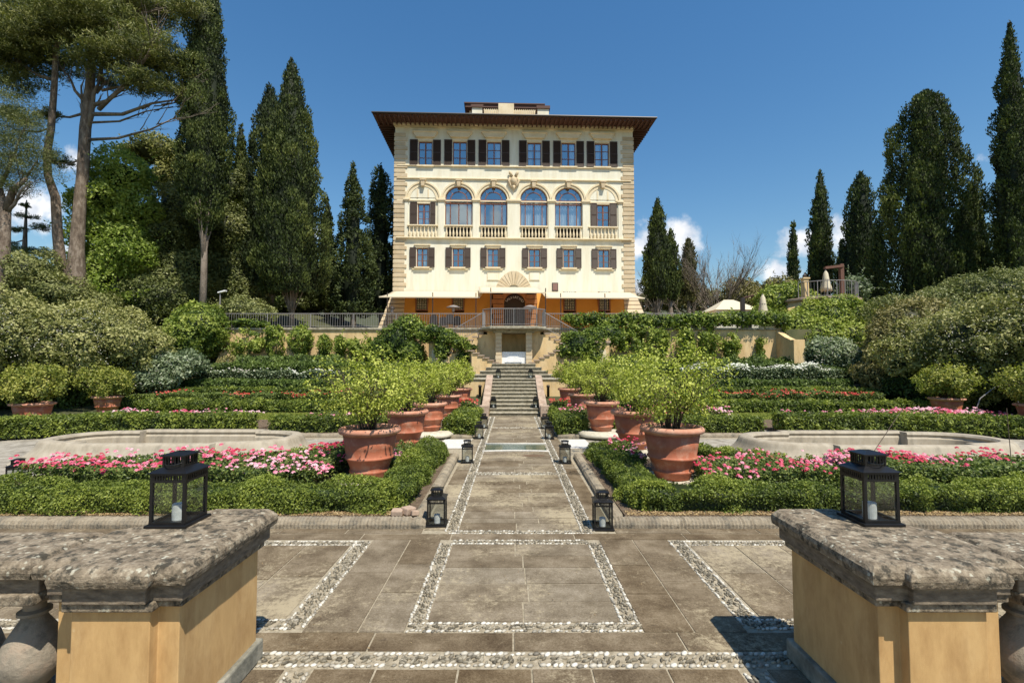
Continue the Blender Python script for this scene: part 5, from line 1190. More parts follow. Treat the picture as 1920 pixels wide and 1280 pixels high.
awning(A2(740, 345)[0], A2(1110, 345)[0], pf(899), pf(1024), zB + .35, ZC, -.14, -4.6, 'raised cream awning over the villa doorway', [pf(920.5), pf(1023)])
for px, lb in ((735, 'slim dark patio heater left of the villa by the sloping stone corner'), (850, 'mushroom patio heater before the left grated windows'), (994, 'mushroom patio heater right of the villa door')):
    Y = 33; x, z = at(px, 575 if px > 740 else 577, Y); zb = 3.85; t = empty('patio_heater', (x, Y, zb), 0, lb, 'patio heater', 'patio heaters on the villa terrace'); hh = z - zb
    q = MB(); q.lathe([(.22, 0), (.22, .4), (.2, .43), (.03, .45), (.03, hh - .35)], 0, 0, 14); q.build('stand', M['dark_iron'], t)
    q = MB(); q.lathe([(.06, hh - .35), (.1, hh - .3), (.1, hh - .08)], 0, 0, 12); q.build('burner', M['iron'], t)
    w_ = .5 if px > 740 else .22
    q = MB(); q.lathe([(w_, hh - .06), (w_ * .9, hh - .02), (w_ * .4, hh + .08), (.03, hh + .12)], 0, 0, 20); q.build('reflector', M['iron'] if px > 740 else M['dark_iron'], t, True)
def chair(x, y, rz, label):
    t = empty('terrace_chair', (x, y, 3.86), rz, label, 'chair', 'dark woven chairs on the villa terrace')
    q = MB(); q.box(-.25, .25, -.25, .25, .42, .47); q.build('seat', M['dark_iron'], t, False, .01)
    q = MB(); q.prism_y([(-.25, .47), (.25, .47), (.22, .9), (.1, .98), (-.1, .98), (-.22, .9)], .22, .26); q.build('backrest', M['dark_iron'], t)
    for a in (-.22, .22):
        for b in (-.22, .22): q = MB(); q.box(a - .02, a + .02, b - .02, b + .02, 0, .42); q.build('leg', M['dark_iron'], t)
for k, (x, y, rz) in enumerate([(-4.6, 28.6, 3.0), (-3.7, 28.4, 3.3), (-3.2, 29.2, 2.6), (-4.2, 29.4, .2)]): chair(x, y, rz, 'dark chair %s behind the left terrace railing' % ['leftmost', 'second from left', 'third from left', 'rearmost'][k])
tr_ = MB(); tr_.box(-15.4, 14.3, 26.05, 38, 3.855, 3.872); tag(tr_.build('terrace_floor', M['cheek']), kind='structure')

# ------------------------------------------------------------ climbers on the walls
def mass(name, blobs, label, cat, mat, Lk=4.5, shoots=0, cov=2.0, amp=.3, freq=1.4, group=None, zmin=-1., loc=None, spread=.8, asp=.62, depth=.2, flow=None, stems=None, core=.8, tone=.5, cut=None, lift=None):
    """one plant made of merged leafy lobes: (x,y,z,rx,ry,rz)"""
    loc = loc or (blobs[0][0], blobs[0][1], min(b[2] - b[5] for b in blobs)); q = QM(); o = np.array(loc)
    for k, (x, y, z, rx, ry, rz) in enumerate(blobs):
        D = max(5, y * .7 + .3 * math.hypot(x, y)); L = px_size(D, Lk)
        a, b, c = rx, ry, rz; area = 4 * math.pi * (((a * b) ** 1.6 + (a * c) ** 1.6 + (b * c) ** 1.6) / 3) ** (1 / 1.6); n = int(area * cov / (L * L * asp * .5))
        P, N = ell_pts((x, y, z), (rx, ry, rz), n, zmin)
        ins = np.zeros(len(P), bool)
        for j, (x2, y2, z2, r1, r2, r3) in enumerate(blobs):
            if j != k: ins |= (((P - np.array([x2, y2, z2])) / np.array([r1, r2, r3]) / .86) ** 2).sum(1) < 1
        P = P[~ins]; N = N[~ins]
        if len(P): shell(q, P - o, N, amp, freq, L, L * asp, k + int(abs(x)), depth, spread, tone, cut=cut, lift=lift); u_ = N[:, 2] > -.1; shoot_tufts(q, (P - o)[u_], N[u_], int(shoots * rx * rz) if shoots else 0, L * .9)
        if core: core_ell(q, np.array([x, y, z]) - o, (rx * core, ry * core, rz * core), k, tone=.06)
    if flow is None and stems is None:
        ob = q.build(name, M[mat], None); ob.location = loc; return tag(ob, label, cat, group)
    t = empty(name, loc, 0, label, cat, group); q.build('foliage', M[mat], t)
    if flow:
        pet, nb, r_, tn = flow; fq = QM(); B_ = np.array(blobs); wgt = B_[:, 3] * B_[:, 5]; idx = rng.choice(len(blobs), nb, p=wgt / wgt.sum())
        d = nrm(rng.normal(size=(nb, 3)) + np.array([0, -.7, .4])); C = B_[idx, :3] + d * B_[idx, 3:] * 1.03
        petals(fq, C - o, r_, np.full(nb, tn), 3); ob = fq.build('blooms', M[pet], t); ob['kind'] = 'stuff'
    if stems:
        sm = MB()
        for pts, rad in stems: sm.tube([Vector(p) - Vector(loc) for p in pts], rad, 7)
        sm.build('stems', M['twig'], t, True)
    return t
GC = 'climbing shrubs trained on the terrace wall'
def wc(px0, px1, py0, py1, label, mat='ivy', Y=25.5, name='wall_climber', amp=.22, tone=.55):
    (x0, z1), (x1, z0) = at(px0, py0, Y), at(px1, py1, Y); w_, h_ = (x1 - x0) / 2, (z1 - z0) / 2; cx_, cz = (x0 + x1) / 2, (z0 + z1) / 2
    w_ *= .8; z1 -= .12; h_ = (z1 - z0) / 2; cz = (z0 + z1) / 2; bl = [(cx_, Y, cz, w_, .3, h_)]
    for k in range(3): bl.append((cx_ + random.uniform(-.6, .6) * w_, Y - .1, cz + random.uniform(-.3, .75) * h_, w_ * random.uniform(.4, .6), .4, h_ * random.uniform(.35, .5)))
    return mass(name, bl, label, 'climber', mat, amp=amp, freq=1.8, group=GC, loc=(cx_, Y, z0), core=None, cov=2.6, shoots=14, tone=tone, cut=.46, stems=[([(cx_, Y + .1, z0 - .5), (cx_ + .1, Y + .1, cz)], [.04, .02])])
wc(428, 500, 612, 672, 'leftmost yellow green climber on the left ochre wall'); wc(492, 536, 608, 668, 'broad climber reaching over the left wall coping')
wc(536, 590, 610, 666, 'full climber left of the bare wall patch', tone=.6); wc(594, 622, 622, 670, 'thin climber on the bare patch of the left wall'); wc(628, 650, 624, 668, 'narrowest climber on the left wall')
wc(650, 680, 630, 670, 'small climber right of the narrowest one on the left wall'); wc(676, 722, 620, 690, 'pale climber beside the dark ivy mound on the left wall', tone=.65)
wc(1262, 1310, 614, 690, 'yellow green climber on the right wall nearest the potted shrubs', tone=.6); wc(1308, 1348, 612, 678, 'dense climber before the bare right wall'); wc(1350, 1390, 622, 674, 'light climber on the bare part of the right wall', tone=.65); wc(1418, 1434, 630, 672, 'thin young climber near the right wall corner')
wc(1150, 1265, 600, 690, 'wide leafy climber covering the middle of the right wall', 'ivy')
def pm_(px, py, Y, rx, ry, rz): x, z = at(px, py, Y); return (x, Y, z, rx, ry, rz)
mass('ivy_mound', [pm_(745, 640, 25, .9, .6, .9), pm_(765, 612, 25.2, .75, .5, .6), pm_(722, 655, 25, .8, .5, .8), pm_(785, 622, 25, .8, .4, .35), pm_(770, 665, 24.8, .7, .5, .7)], 'dark glossy ivy mound rising left of the left niche arch', 'ivy', 'ivy', tone=.42, amp=.2)
mass('ivy_arch', [pm_(815, 622, 24.5, .6, .4, .32), pm_(838, 632, 24.4, .6, .4, .35), pm_(862, 642, 24.2, .45, .35, .25), pm_(885, 650, 24, .3, .25, .14), pm_(830, 655, 24.5, .45, .4, .6), pm_(868, 672, 24.4, .35, .3, .5), pm_(800, 630, 24.6, .4, .4, .3)], 'ivy draped over the arch left of the grotto with a hanging tip', 'ivy', 'ivy', tone=.45, amp=.12, freq=2.5)
mass('ivy_mound', [pm_(1085, 650, 24.6, .95, .6, .75), pm_(1115, 640, 24.8, .8, .6, .7), pm_(1060, 658, 24.5, .55, .4, .4), pm_(1110, 672, 24.6, .6, .5, .6), pm_(1140, 628, 25, .8, .5, .6), pm_(1075, 635, 24.7, .6, .4, .35)], 'rounded bright green ivy mound right of the grotto', 'ivy', 'ivy', tone=.5, amp=.15, freq=2.2)
for (px, Y, lb) in ((818, 24.9, 'ochre garden niche pier half hidden by ivy left of the grotto'), (863, 24.9, 'narrow ochre wall pier under the left ivy arch'), (1066, 24.9, 'shaded arched niche right of the grotto'), (1128, 24.6, 'pale wall pier under the right ivy mound')):
    x, _ = at(px, 660, Y); t = empty('niche_pier', (x, Y, 1.5), 0, lb, 'wall pier'); q = MB(); q.box(-.36, .36, -.2, .2, 0, 1.75); q.build('pier', M['ochre_wall'], t); q = MB(); q.box(-.42, .42, -.26, .22, 1.5, 1.62); q.build('coping', M['cheek'], t, False, .01)
    q = MB(); q.prism_y([(-.2, .1), (.2, .1)] + [(.2 * math.cos(math.pi * k / 8), 1.05 + .2 * math.sin(math.pi * k / 8)) for k in range(9)], -.215, -.204); q.build('niche', M['trim'], t)
def strip(px0, px1, py, Y, h, n, label, mat='ivy', tone=.45, dy=.25):
    bl = []
    for k in range(n):
        px = px0 + (px1 - px0) * (k + .5) / n; x, z = at(px, py + random.uniform(-3, 3), Y); w_ = (at(px1, py, Y)[0] - at(px0, py, Y)[0]) / n * .75; bl.append((x, Y, z, w_, .35, h * random.uniform(.8, 1.15)))
    return mass('railing_ivy', bl, label, 'ivy', mat, tone=tone, amp=.15, freq=2, core=.7)
strip(1060, 1120, 599, 25.7, .32, 4, 'small ivy hedge on the railing just right of the landing'); strip(1120, 1300, 601, 25.7, .36, 9, 'ivy covering the right railing before the villa corner'); strip(1300, 1478, 600, 25.7, .38, 9, 'ivy hedge on the railing at the right end of the terrace')
strip(440, 500, 606, 25.9, .18, 4, 'ivy creeping along the left railing', tone=.4)
# junipers at the wall foot
def low(px0, px1, py, Y, h, label, mat='hedge_dark', name='juniper_mound', n=5, tone=.55, flow=None):
    bl = []
    for k in range(n):
        px = px0 + (px1 - px0) * (k + .5) / n; x, z = at(px, py, Y); w_ = (at(px1, py, Y)[0] - at(px0, py, Y)[0]) / n * .8; bl.append((x, Y, z - h, w_, .7, h * random.uniform(.85, 1.15)))
    return mass(name, bl, label, 'shrub', mat, tone=tone, amp=.15, freq=2, core=.8, zmin=-.2, flow=flow, lift=(0, 0, .8) if mat == 'hedge_dark' else None)
low(448, 640, 668, 25.0, .5, 'long dark green juniper mound at the foot of the left wall', n=7); low(1340, 1410, 672, 25.0, .5, 'dark juniper mound before the bare right wall', n=3); low(1405, 1490, 672, 24.6, .5, 'dark juniper mound in the corner of the right buttress', n=3); low(1120, 1200, 668, 25.0, .5, 'dark shrub below the right wall climbers', n=3)
mass('purple_grass', [pm_(432, 680, 24.9, .6, .5, .35)], 'small dry purplish grass tuft at the left wall corner', 'shrub', 'olive', tone=.9, amp=.2)

# ------------------------------------------------------------ large side shrubs
mass('rose_thicket', [pm_(40, 650, 20, 3.2, 2.8, 1.65), pm_(150, 650, 20.5, 2.4, 2.4, 1.55), pm_(232, 662, 21, 1.5, 1.8, 1.4), pm_(-120, 640, 19, 4, 3, 2.2), pm_(262, 690, 21.3, .8, 1.2, 1.1)],
     'huge rounded thicket of pale climbing roses filling the left side', 'shrub', 'rosemass', tone=.55, amp=.6, freq=1.15, shoots=34, flow=('whitef', 5200, .045, .4), loc=(-18, 19.5, 0), Lk=4.5)
mass('rose_thicket', [pm_(1870, 660, 19, 2.8, 2.4, 1.75), pm_(1770, 665, 20.5, 2.2, 2.2, 1.5), pm_(1970, 640, 18, 2.8, 2.4, 1.9), pm_(2090, 640, 17, 3, 3, 2.4)],
     'huge rounded thicket of pale climbing roses filling the right side', 'shrub', 'rosemass', tone=.55, amp=.6, freq=1.15, shoots=34, flow=('whitef', 4200, .045, .4), loc=(18, 19, 0), Lk=4.5)
mass('underside_shade_mass', [pm_(20, 720, 20.2, 2.6, 1, 1.3), pm_(110, 720, 20.6, 2, 1, 1.3), pm_(190, 722, 21, 1.6, 1, 1.2), pm_(250, 725, 21.6, 1, .8, .9)], 'dark leaf mass added as thicket underside shade behind the two left side pots', 'shrub', 'hedge_dark', tone=.3, amp=.3)  # dark leaves added where the thicket underside lies in shade
mass('underside_shade_mass', [pm_(1700, 715, 21, 1.2, 1, 1.1), pm_(1760, 720, 20.6, 1.8, 1, 1.3), pm_(1850, 720, 20.2, 2, 1, 1.4), pm_(1940, 720, 19.6, 2, 1, 1.4)], 'dark leaf mass added as thicket underside shade behind the two right side pots', 'shrub', 'hedge_dark', tone=.3, amp=.3)  # same added dark leaves for the shade under the right thicket
mass('feathery_shrub', [pm_(1690, 612, 22.5, 1.2, 1.2, 1.0), pm_(1725, 600, 23, 1.2, 1.1, .9), pm_(1668, 655, 22, 1.0, 1.0, 1.2), pm_(1650, 700, 21.5, .7, .8, .8)], 'olive brown feathery shrub left of the right rose thicket', 'shrub', 'olive', tone=.8, amp=.5, freq=1.2, shoots=30)
mass('viburnum', [pm_(300, 690, 21.5, 1.3, 1., .75), pm_(345, 682, 22, 1.0, .9, .6), pm_(280, 715, 21, 1.1, .9, .6)], 'silvery green viburnum beside the left rose thicket', 'shrub', 'silver', tone=.5, amp=.2, freq=1.6, flow=('whitef', 150, .06, .4))
mass('round_shrub', [pm_(372, 615, 25.5, 1.5, 1.2, 1.3), pm_(345, 640, 25, 1.2, 1.1, 1.2), pm_(400, 640, 25.8, .8, .8, .8)], 'bright green round shrub at the left end of the railing', 'shrub', 'ivy', tone=.55, amp=.25)
mass('viburnum', [pm_(1555, 665, 24.2, 1.4, .9, .85), pm_(1590, 675, 24, .8, .8, .6)], 'silvery viburnum beside the right buttress wall', 'shrub', 'silver', tone=.5, amp=.2, freq=1.6, flow=('whitef', 160, .06, .4))
mass('pergola_vine', [pm_(1450, 570, 29.5, 1.1, 1, 1.1), pm_(1475, 560, 29.5, 1., 1, 1.0), pm_(1500, 565, 29.3, .8, .8, .9), pm_(1430, 590, 29, .7, .8, .6)], 'yellow green vine hump on the pergola left of the round bastion', 'vine', 'ivy', tone=.62, amp=.25)
# round bastion with terrace
bx, bz = 18.6, 5.7
t = empty('round_bastion', (bx, 29.3, 1.5), 0, 'round garden bastion carrying a small terrace, clad in ivy', 'bastion')
q = MB(); q.lathe([(2.35, 0), (2.2, 4.1)], 0, 0, 36); q.build('wall', M['ochre_wall'], t, True); q = MB(); q.lathe([(2.3, 4.1), (2.35, 4.15), (2.35, 4.25), (2.25, 4.28)], 0, 0, 36); q.build('coping', M['cheek'], t)
q = MB(); q.box(-1.56, -1.26, -1.45, -1.15, 3.5, 5.4); q.box(-1.61, -1.21, -1.5, -1.1, 5.4, 5.48); q.build('gate_pier', M['ochre_wall'], t)
q = MB(); q.lathe([(.05, 5.48), (.03, 5.5), (.1, 5.42), (.12, 5.62), (.05, 5.7), (.01, 5.8)], -1.41, -1.3, 8); q.build('pier_lamp', M['dark_iron'], t)
mass('bastion_ivy', [pm_(1520, 612, 27.4, 1.1, .8, 1.4), pm_(1560, 600, 27, 1.2, .7, 1.1), pm_(1605, 605, 27.4, 1.1, .8, 1.3), pm_(1540, 640, 26.6, 1.6, .9, 1.2), pm_(1600, 640, 26.6, 1.4, 1, 1.2), pm_(1500, 620, 27, .9, .7, 1.1), pm_(1570, 570, 27.2, 1.2, .6, .5)], 'ivy sheet hanging down the round bastion', 'ivy', 'ivy', tone=.8, amp=.25, freq=1.3)
arc_ = [(bx + 2.15 * math.cos(a), 29.3 + 2.15 * math.sin(a), 5.75) for a in [R(-145 + 13 * k) for k in range(11)]]
railing(arc_, .95, 'curved grey railing on top of the round bastion', .13, 1.2)
def parasol(x, y, z, h, label):
    t = empty('closed_parasol', (x, y, z), .4, label, 'parasol', 'closed cream garden parasols'); q = MB(); q.tube([(0, 0, 0), (0, 0, h + .08)], .025, 8); q.build('pole', M['iron'], t); q = MB(); n = 20; V = []; pr = [(.05, h), (.12, h - .15), (.16, h - .6), (.24, h * .45), (.27, h * .33), (.2, h * .33)]
    for (r_, z_) in pr:
        for k in range(n): a = 2 * math.pi * k / n; rr = r_ * (1 + (.22 if k % 2 else -.15) * min(1, (h - z_) * 1.5)); V.append((rr * math.cos(a), rr * math.sin(a), z_ + (.04 * math.sin(k * 2.1) if z_ < h * .5 else 0)))
    q.add(V, [tuple(f) for f in grid_faces(n, len(pr), True)]); q.build('canopy', M['awning'], t, True)
    q = MB(); q.lathe([(.17, h - .55), (.175, h - .52)], 0, 0, 16); q.build('strap', M['iron'], t); return t
x, z = at(1548, 508, 28.6); parasol(x, 28.6, 5.72, z - 5.72, 'closed cream parasol on the round bastion'); x, z = at(1430, 553, 27.8); parasol(x, 27.8, 3.9, z - 3.9, 'closed cream parasol beside the garden pavilion')
x, z = at(1577, 495, 30); t = empty('timber_pergola', (x, 30, 5.75), 0, 'rust brown timber pergola post and beam behind the bastion railing', 'pergola'); q = MB(); q.box(-.11, .11, -.11, .11, 0, z - 5.75); q.build('post', M['post_wood'], t, False, .01); q = MB(); x2, z2 = at(1546, 503, 29.5); q.hexa([(x2 - x, -.6, z2 - 5.8), (x2 - x, -.4, z2 - 5.8), (.1, .12, z - 5.95), (.1, -.12, z - 5.95), (x2 - x, -.6, z2 - 5.65), (x2 - x, -.4, z2 - 5.65), (.1, .12, z - 5.8), (.1, -.12, z - 5.8)]); q.build('beam', M['post_wood'], t)
# pavilion
x0, zt_ = at(1325, 587, 36); x1, _ = at(1408, 587, 36); xr, zr = at(1372, 562, 36); t = empty('garden_pavilion', ((x0 + x1) / 2, 36, 3.85), 0, 'white garden pavilion with low hipped canvas roof right of the villa', 'pavilion'); w_ = (x1 - x0) / 2
q = MB(); ze = zt_ - 3.85 + .1; q.add([(-w_, -1.6, ze), (w_, -1.6, ze), (w_, 1.6, ze), (-w_, 1.6, ze), (-.35, 0, zr - 3.85), (.35, 0, zr - 3.85)], [(0, 1, 5, 4), (1, 2, 5), (2, 3, 4, 5), (3, 0, 4), (0, 3, 2, 1)]); q.build('roof', M['awning'], t); q = MB(); q.box(-w_ + .15, w_ - .15, -1.4, 1.4, 0, ze); q.build('wall', M['cream'], t)
q = MB(); q.box(w_ * .3, w_ * .6, -1.42, -1.40, .3, ze - .2); q.build('dark_door_panel', M['void'], t)  # near-black panel stands in for the unlit doorway
x, z = at(1392, 558, 33); t = empty('pergola_post', (x, 33, 3.85), 0, 'dark pergola post and slanting beam beside the pavilion', 'pergola'); q = MB(); q.box(-.12, .12, -.12, .12, 0, z - 3.85); q.build('post', M['dark_iron'], t); q = MB(); q.tube([(0, 0, z - 3.9), (2.2, -1, z - 3.3)], .06, 6); q.build('beam', M['roofedge'], t)
x, z = at(413, 549, 27); t = empty('lamp_post', (x, 27, 4.3), 0, 'thin grey post with small flat floodlight at the left railing', 'lamp post'); q = MB(); q.tube([(0, 0, -.5), (0, 0, z - 4.3)], .035, 8); q.build('post', M['iron'], t); q = MB(); q.hexa([(-.1, -.1, z - 4.32), (.32, -.1, z - 4.22), (.32, .1, z - 4.22), (-.1, .1, z - 4.32), (-.1, -.1, z - 4.26), (.32, -.1, z - 4.14), (.32, .1, z - 4.14), (-.1, .1, z - 4.26)]); q.build('lamp_head', M['white'], t)
t = empty('garden_hoop', (15.6, 15.6, .1), 0, 'thin grey metal hoop arching over the right rose bed', 'garden hoop'); q = MB(); q.tube([(-.75, 0, 0), (-.45, 0, .75), (.1, 0, 1.15), (.65, 0, .95), (.9, 0, .3), (.95, 0, -.2)], .018, 6); q.build('hoop', M['iron'], t, True)
for (a, b, lb) in (((5.75, 8.1, .1), (6.9, 8.5, 1.22), 'slanting thin stake by the right fountain'), ((8.25, 8.0, .1), (8.2, 8.0, 1.25), 'upright thin stake by the right fountain')):
    q = MB(); q.tube([(0, 0, 0), Vector(b) - Vector(a)], .006, 5); o_ = q.build('plant_stake', M['twig']); o_.location = a; tag(o_, lb, 'stake')

# ------------------------------------------------------------ trees
def prof_tree(px, Y, ytop, prof, label, cat='cypress', name='cypress', mat='cypress', ybase=None, trunk=.22, zb=None, clean=None, amp=.5, freq=.8, cov=2.4, Lk=5.2, lean=0, tone=.46, asp=.5, group='tall cypresses around the villa', x=None, fans=10, spread=.55, cut=None, up=1.2, seed=0):
    """prof: [(t, halfwidth px)] t 0 at crown foot (ybase) .. 1 at top"""
    x0, zt = at(px, ytop, Y); xb, zc = at(px, ybase, Y); g = H(xb, Y) if zb is None else zb; xb = xb if x is None else x
    t = empty(name, (xb, Y, g), 0, label, cat, group); hgt = zt - zc; ts = [p[0] for p in prof]; rs = [p[1] * Y / 900. for p in prof]
    ar = 0
    for i in range(20): ar += 2 * math.pi * np.interp((i + .5) / 20, ts, rs) * hgt / 20
    L = px_size(Y, Lk); W = L * asp; n = int(ar * cov / (L * W * .5)); tt = np.linspace(0, 1, 200); cdf = np.cumsum(np.interp(tt, ts, rs) + .02); cdf /= cdf[-1]
    s = np.interp(rng.random(n), cdf, tt); a = rng.random(n) * 2 * math.pi; r = np.interp(s, ts, rs)
    r = r * (1 + .10 * np.sin(a * 3 + seed + s * 9) + .07 * np.sin(a * 5 + s * 23 + seed)); mid = hgt * s
    cxn = (x0 - xb) * s + lean * np.sin(s * 3)
    P = np.stack([cxn + r * np.cos(a), r * np.sin(a), zc - g + mid], 1); N = np.stack([np.cos(a), np.sin(a), np.full(n, .25)], 1)
    am = np.minimum(amp, .14 + r * .34)[:, None]
    q = QM(); b = np.abs(2 * noise(P * np.array([1, 1, .6]), freq, seed + int(abs(px))) - 1); b2 = np.abs(2 * noise(P * np.array([1, 1, .55]), freq * 2.6, seed + 7) - 1)
    P = P + N * am * (1.1 * b + .9 * b2 - .75)[:, None] - N * (rng.random(n) ** 2 * .25 * np.minimum(1, r))[:, None] + rng.normal(size=P.shape) * L * .3
    tn = np.clip(tone + .3 * (b - .4) + .45 * (b2 - .4) + .3 * (noise(P, .35, 3) - .5) + .12 * rng.normal(size=n), 0, 1)  # raised clumps lighter, hollows darker: highlights and shade painted into tone
    if cut is not None: k = noise(P, freq * 1.1, 31) > cut; P, N, tn = P[k], N[k], tn[k]; n = len(P)
    Mn = nrm(N + spread * rng.normal(size=(n, 3))); D = nrm(nrm(rng.normal(size=(n, 3))) * .6 + np.array([0, 0, up]) + N * .45); S_ = nrm(np.cross(Mn, D)); l = (L * rng.uniform(.6, 1.4, n))[:, None] * .5; wd = (W * rng.uniform(.7, 1.3, n))[:, None] * .5
    V = np.stack([P - D * l, P + S_ * wd, P + D * l, P - S_ * wd], 1).reshape(-1, 3); q.add(V, np.arange(4 * n).reshape(-1, 4), np.repeat(tn, 4))
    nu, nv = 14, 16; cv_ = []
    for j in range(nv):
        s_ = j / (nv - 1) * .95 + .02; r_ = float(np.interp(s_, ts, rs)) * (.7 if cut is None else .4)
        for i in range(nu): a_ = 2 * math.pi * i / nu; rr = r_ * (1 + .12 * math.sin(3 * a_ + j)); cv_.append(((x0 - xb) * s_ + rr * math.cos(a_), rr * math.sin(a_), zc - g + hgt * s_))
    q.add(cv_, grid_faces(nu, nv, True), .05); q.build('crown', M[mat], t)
    tk = MB(); tk.tube([(0, 0, -.3), (.03, 0, (zc - g) * .5 + .3), ((x0 - xb) * .1, 0, zc - g + hgt * .25)], [trunk * 1.25, trunk, trunk * .6], 9)
    if clean:
        for k in range(fans):
            a_ = 2 * math.pi * k / fans + random.uniform(-.3, .3); rr = rs[min(2, len(rs) - 1)] * random.uniform(.35, .8); tk.tube([(0, 0, (zc - g) * clean), (rr * .25 * math.cos(a_), rr * .25 * math.sin(a_), (zc - g) * (clean + .4)), (rr * math.cos(a_), rr * math.sin(a_), zc - g + hgt * .12)], [trunk * .35, trunk * .26, trunk * .14], 6)
    tk.build('trunk', M['gbark'], t, True); return t
CY = [(0, .25), (.06, .75), (.2, 1), (.45, .95), (.7, .7), (.87, .38), (.96, .15), (1, .02)]
def cp(k, base=CY): return [(a, b * k) for a, b in base]
# left side
prof_tree(388, 27, -45, [(0, 6), (.05, 24), (.16, 38), (.34, 46), (.5, 44), (.68, 34), (.85, 25), (.95, 14), (1, 2)], 'very tall cypress with bare fanned stems below, top leaving the frame', ybase=440, trunk=.17, clean=.55, fans=18, x=at(380, 560, 27)[0], seed=2)
prof_tree(452, 34, 232, cp(42, [(0, .6), (.15, 1), (.35, .9), (.55, .62), (.75, .36), (.9, .2), (1, .03)]), 'slender cypress between the very tall one and the broad pair', ybase=585, mat='cypress', seed=3)
prof_tree(547, 30, 107, [(0, 44), (.08, 62), (.22, 64), (.4, 50), (.6, 42), (.78, 30), (.9, 16), (1, 1)], 'broad pointed cypress left of the villa with several bare trunks', ybase=548, trunk=.16, clean=.3, fans=12, seed=5)
prof_tree(505, 33, 160, [(0, 44), (.12, 58), (.3, 50), (.5, 40), (.7, 33), (.86, 24), (.95, 12), (1, 3)], 'dark looser cypress just behind the broad pointed one', ybase=540, trunk=.3, clean=.3, mat='cypress_dk', cut=.12, seed=8)
prof_tree(614, 42, 368, cp(16), 'thin young cypress far left of the villa', ybase=560, seed=9)
prof_tree(662, 38, 303, [(0, 30), (.1, 40), (.3, 42), (.5, 32), (.7, 22), (.86, 12), (1, 1)], 'loose grey green conifer near the villa left corner', 'conifer', 'conifer', 'cypress_dk', ybase=590, amp=.8, freq=.9, cut=.34, up=.4, group='loose conifers left of the villa', tone=.55)
prof_tree(714, 41, 310, [(0, 26), (.1, 34), (.3, 34), (.55, 30), (.8, 22), (.93, 10), (1, 2)], 'loose dark conifer touching the villa left wall', 'conifer', 'conifer', 'cypress_dk', ybase=585, amp=.8, freq=.9, cut=.34, up=.4, group='loose conifers left of the villa', tone=.5)
# right side
prof_tree(1232, 44, 372, [(0, 16), (.1, 26), (.3, 27), (.5, 24), (.7, 17), (.88, 9), (1, 1)], 'cypress just right of the villa', ybase=560, trunk=.2, clean=.3, seed=11); prof_tree(1257, 45, 428, [(0, 14), (.15, 20), (.4, 18), (.7, 12), (1, 1)], 'shorter cypress fused to the one right of the villa', ybase=560, seed=12)
prof_tree(1291, 47, 448, [(0, 12), (.2, 17), (.6, 15), (.85, 10), (1, 3)], 'blunt brownish cypress beside the bare tree', ybase=565, mat='olive', seed=13)
prof_tree(1487, 50, 413, cp(9), 'pencil thin cypress left of the bastion', ybase=560, amp=.15, seed=14)
prof_tree(1538, 46, 320, [(0, 20), (.15, 23), (.4, 21), (.65, 16), (.85, 9), (1, 1)], 'tall narrow cypress behind the closed parasol', ybase=560, seed=15)
prof_tree(1613, 42, 322, [(0, 30), (.15, 36), (.4, 34), (.6, 27), (.8, 19), (.93, 11), (1, 2)], 'dark cypress behind the bastion right end', ybase=600, mat='cypress_dk', seed=16)
prof_tree(1577, 46, 448, cp(6), 'tiny cypress top between two tall ones', ybase=530, amp=.12, seed=17)
prof_tree(1735, 33, 170, [(0, 60), (.08, 84), (.25, 88), (.5, 74), (.7, 56), (.85, 46), (.95, 30), (1, 8)], 'massive dark cypress with flat topped ragged crown', ybase=615, amp=.62, freq=.95, Lk=5.2, mat='cypress', trunk=.4, seed=18, cut=.06)
prof_tree(1822, 37, 340, [(0, 44), (.2, 48), (.5, 32), (.8, 14), (1, 1)], 'cypress half hidden right of the massive one', ybase=590, seed=19)
prof_tree(1893, 28, 42, [(0, 24), (.1, 30), (.3, 32), (.5, 29), (.7, 22), (.86, 11), (.93, 7), (1, 2)], 'rightmost tall cypress with a curled tip', ybase=560, lean=-.0, trunk=.3, seed=20, x=at(1905, 560, 28)[0])
prof_tree(1952, 29, 100, [(0, 26), (.2, 30), (.5, 28), (.8, 16), (1, 2)], 'second tall cypress cut by the right frame edge', ybase=560, seed=21)
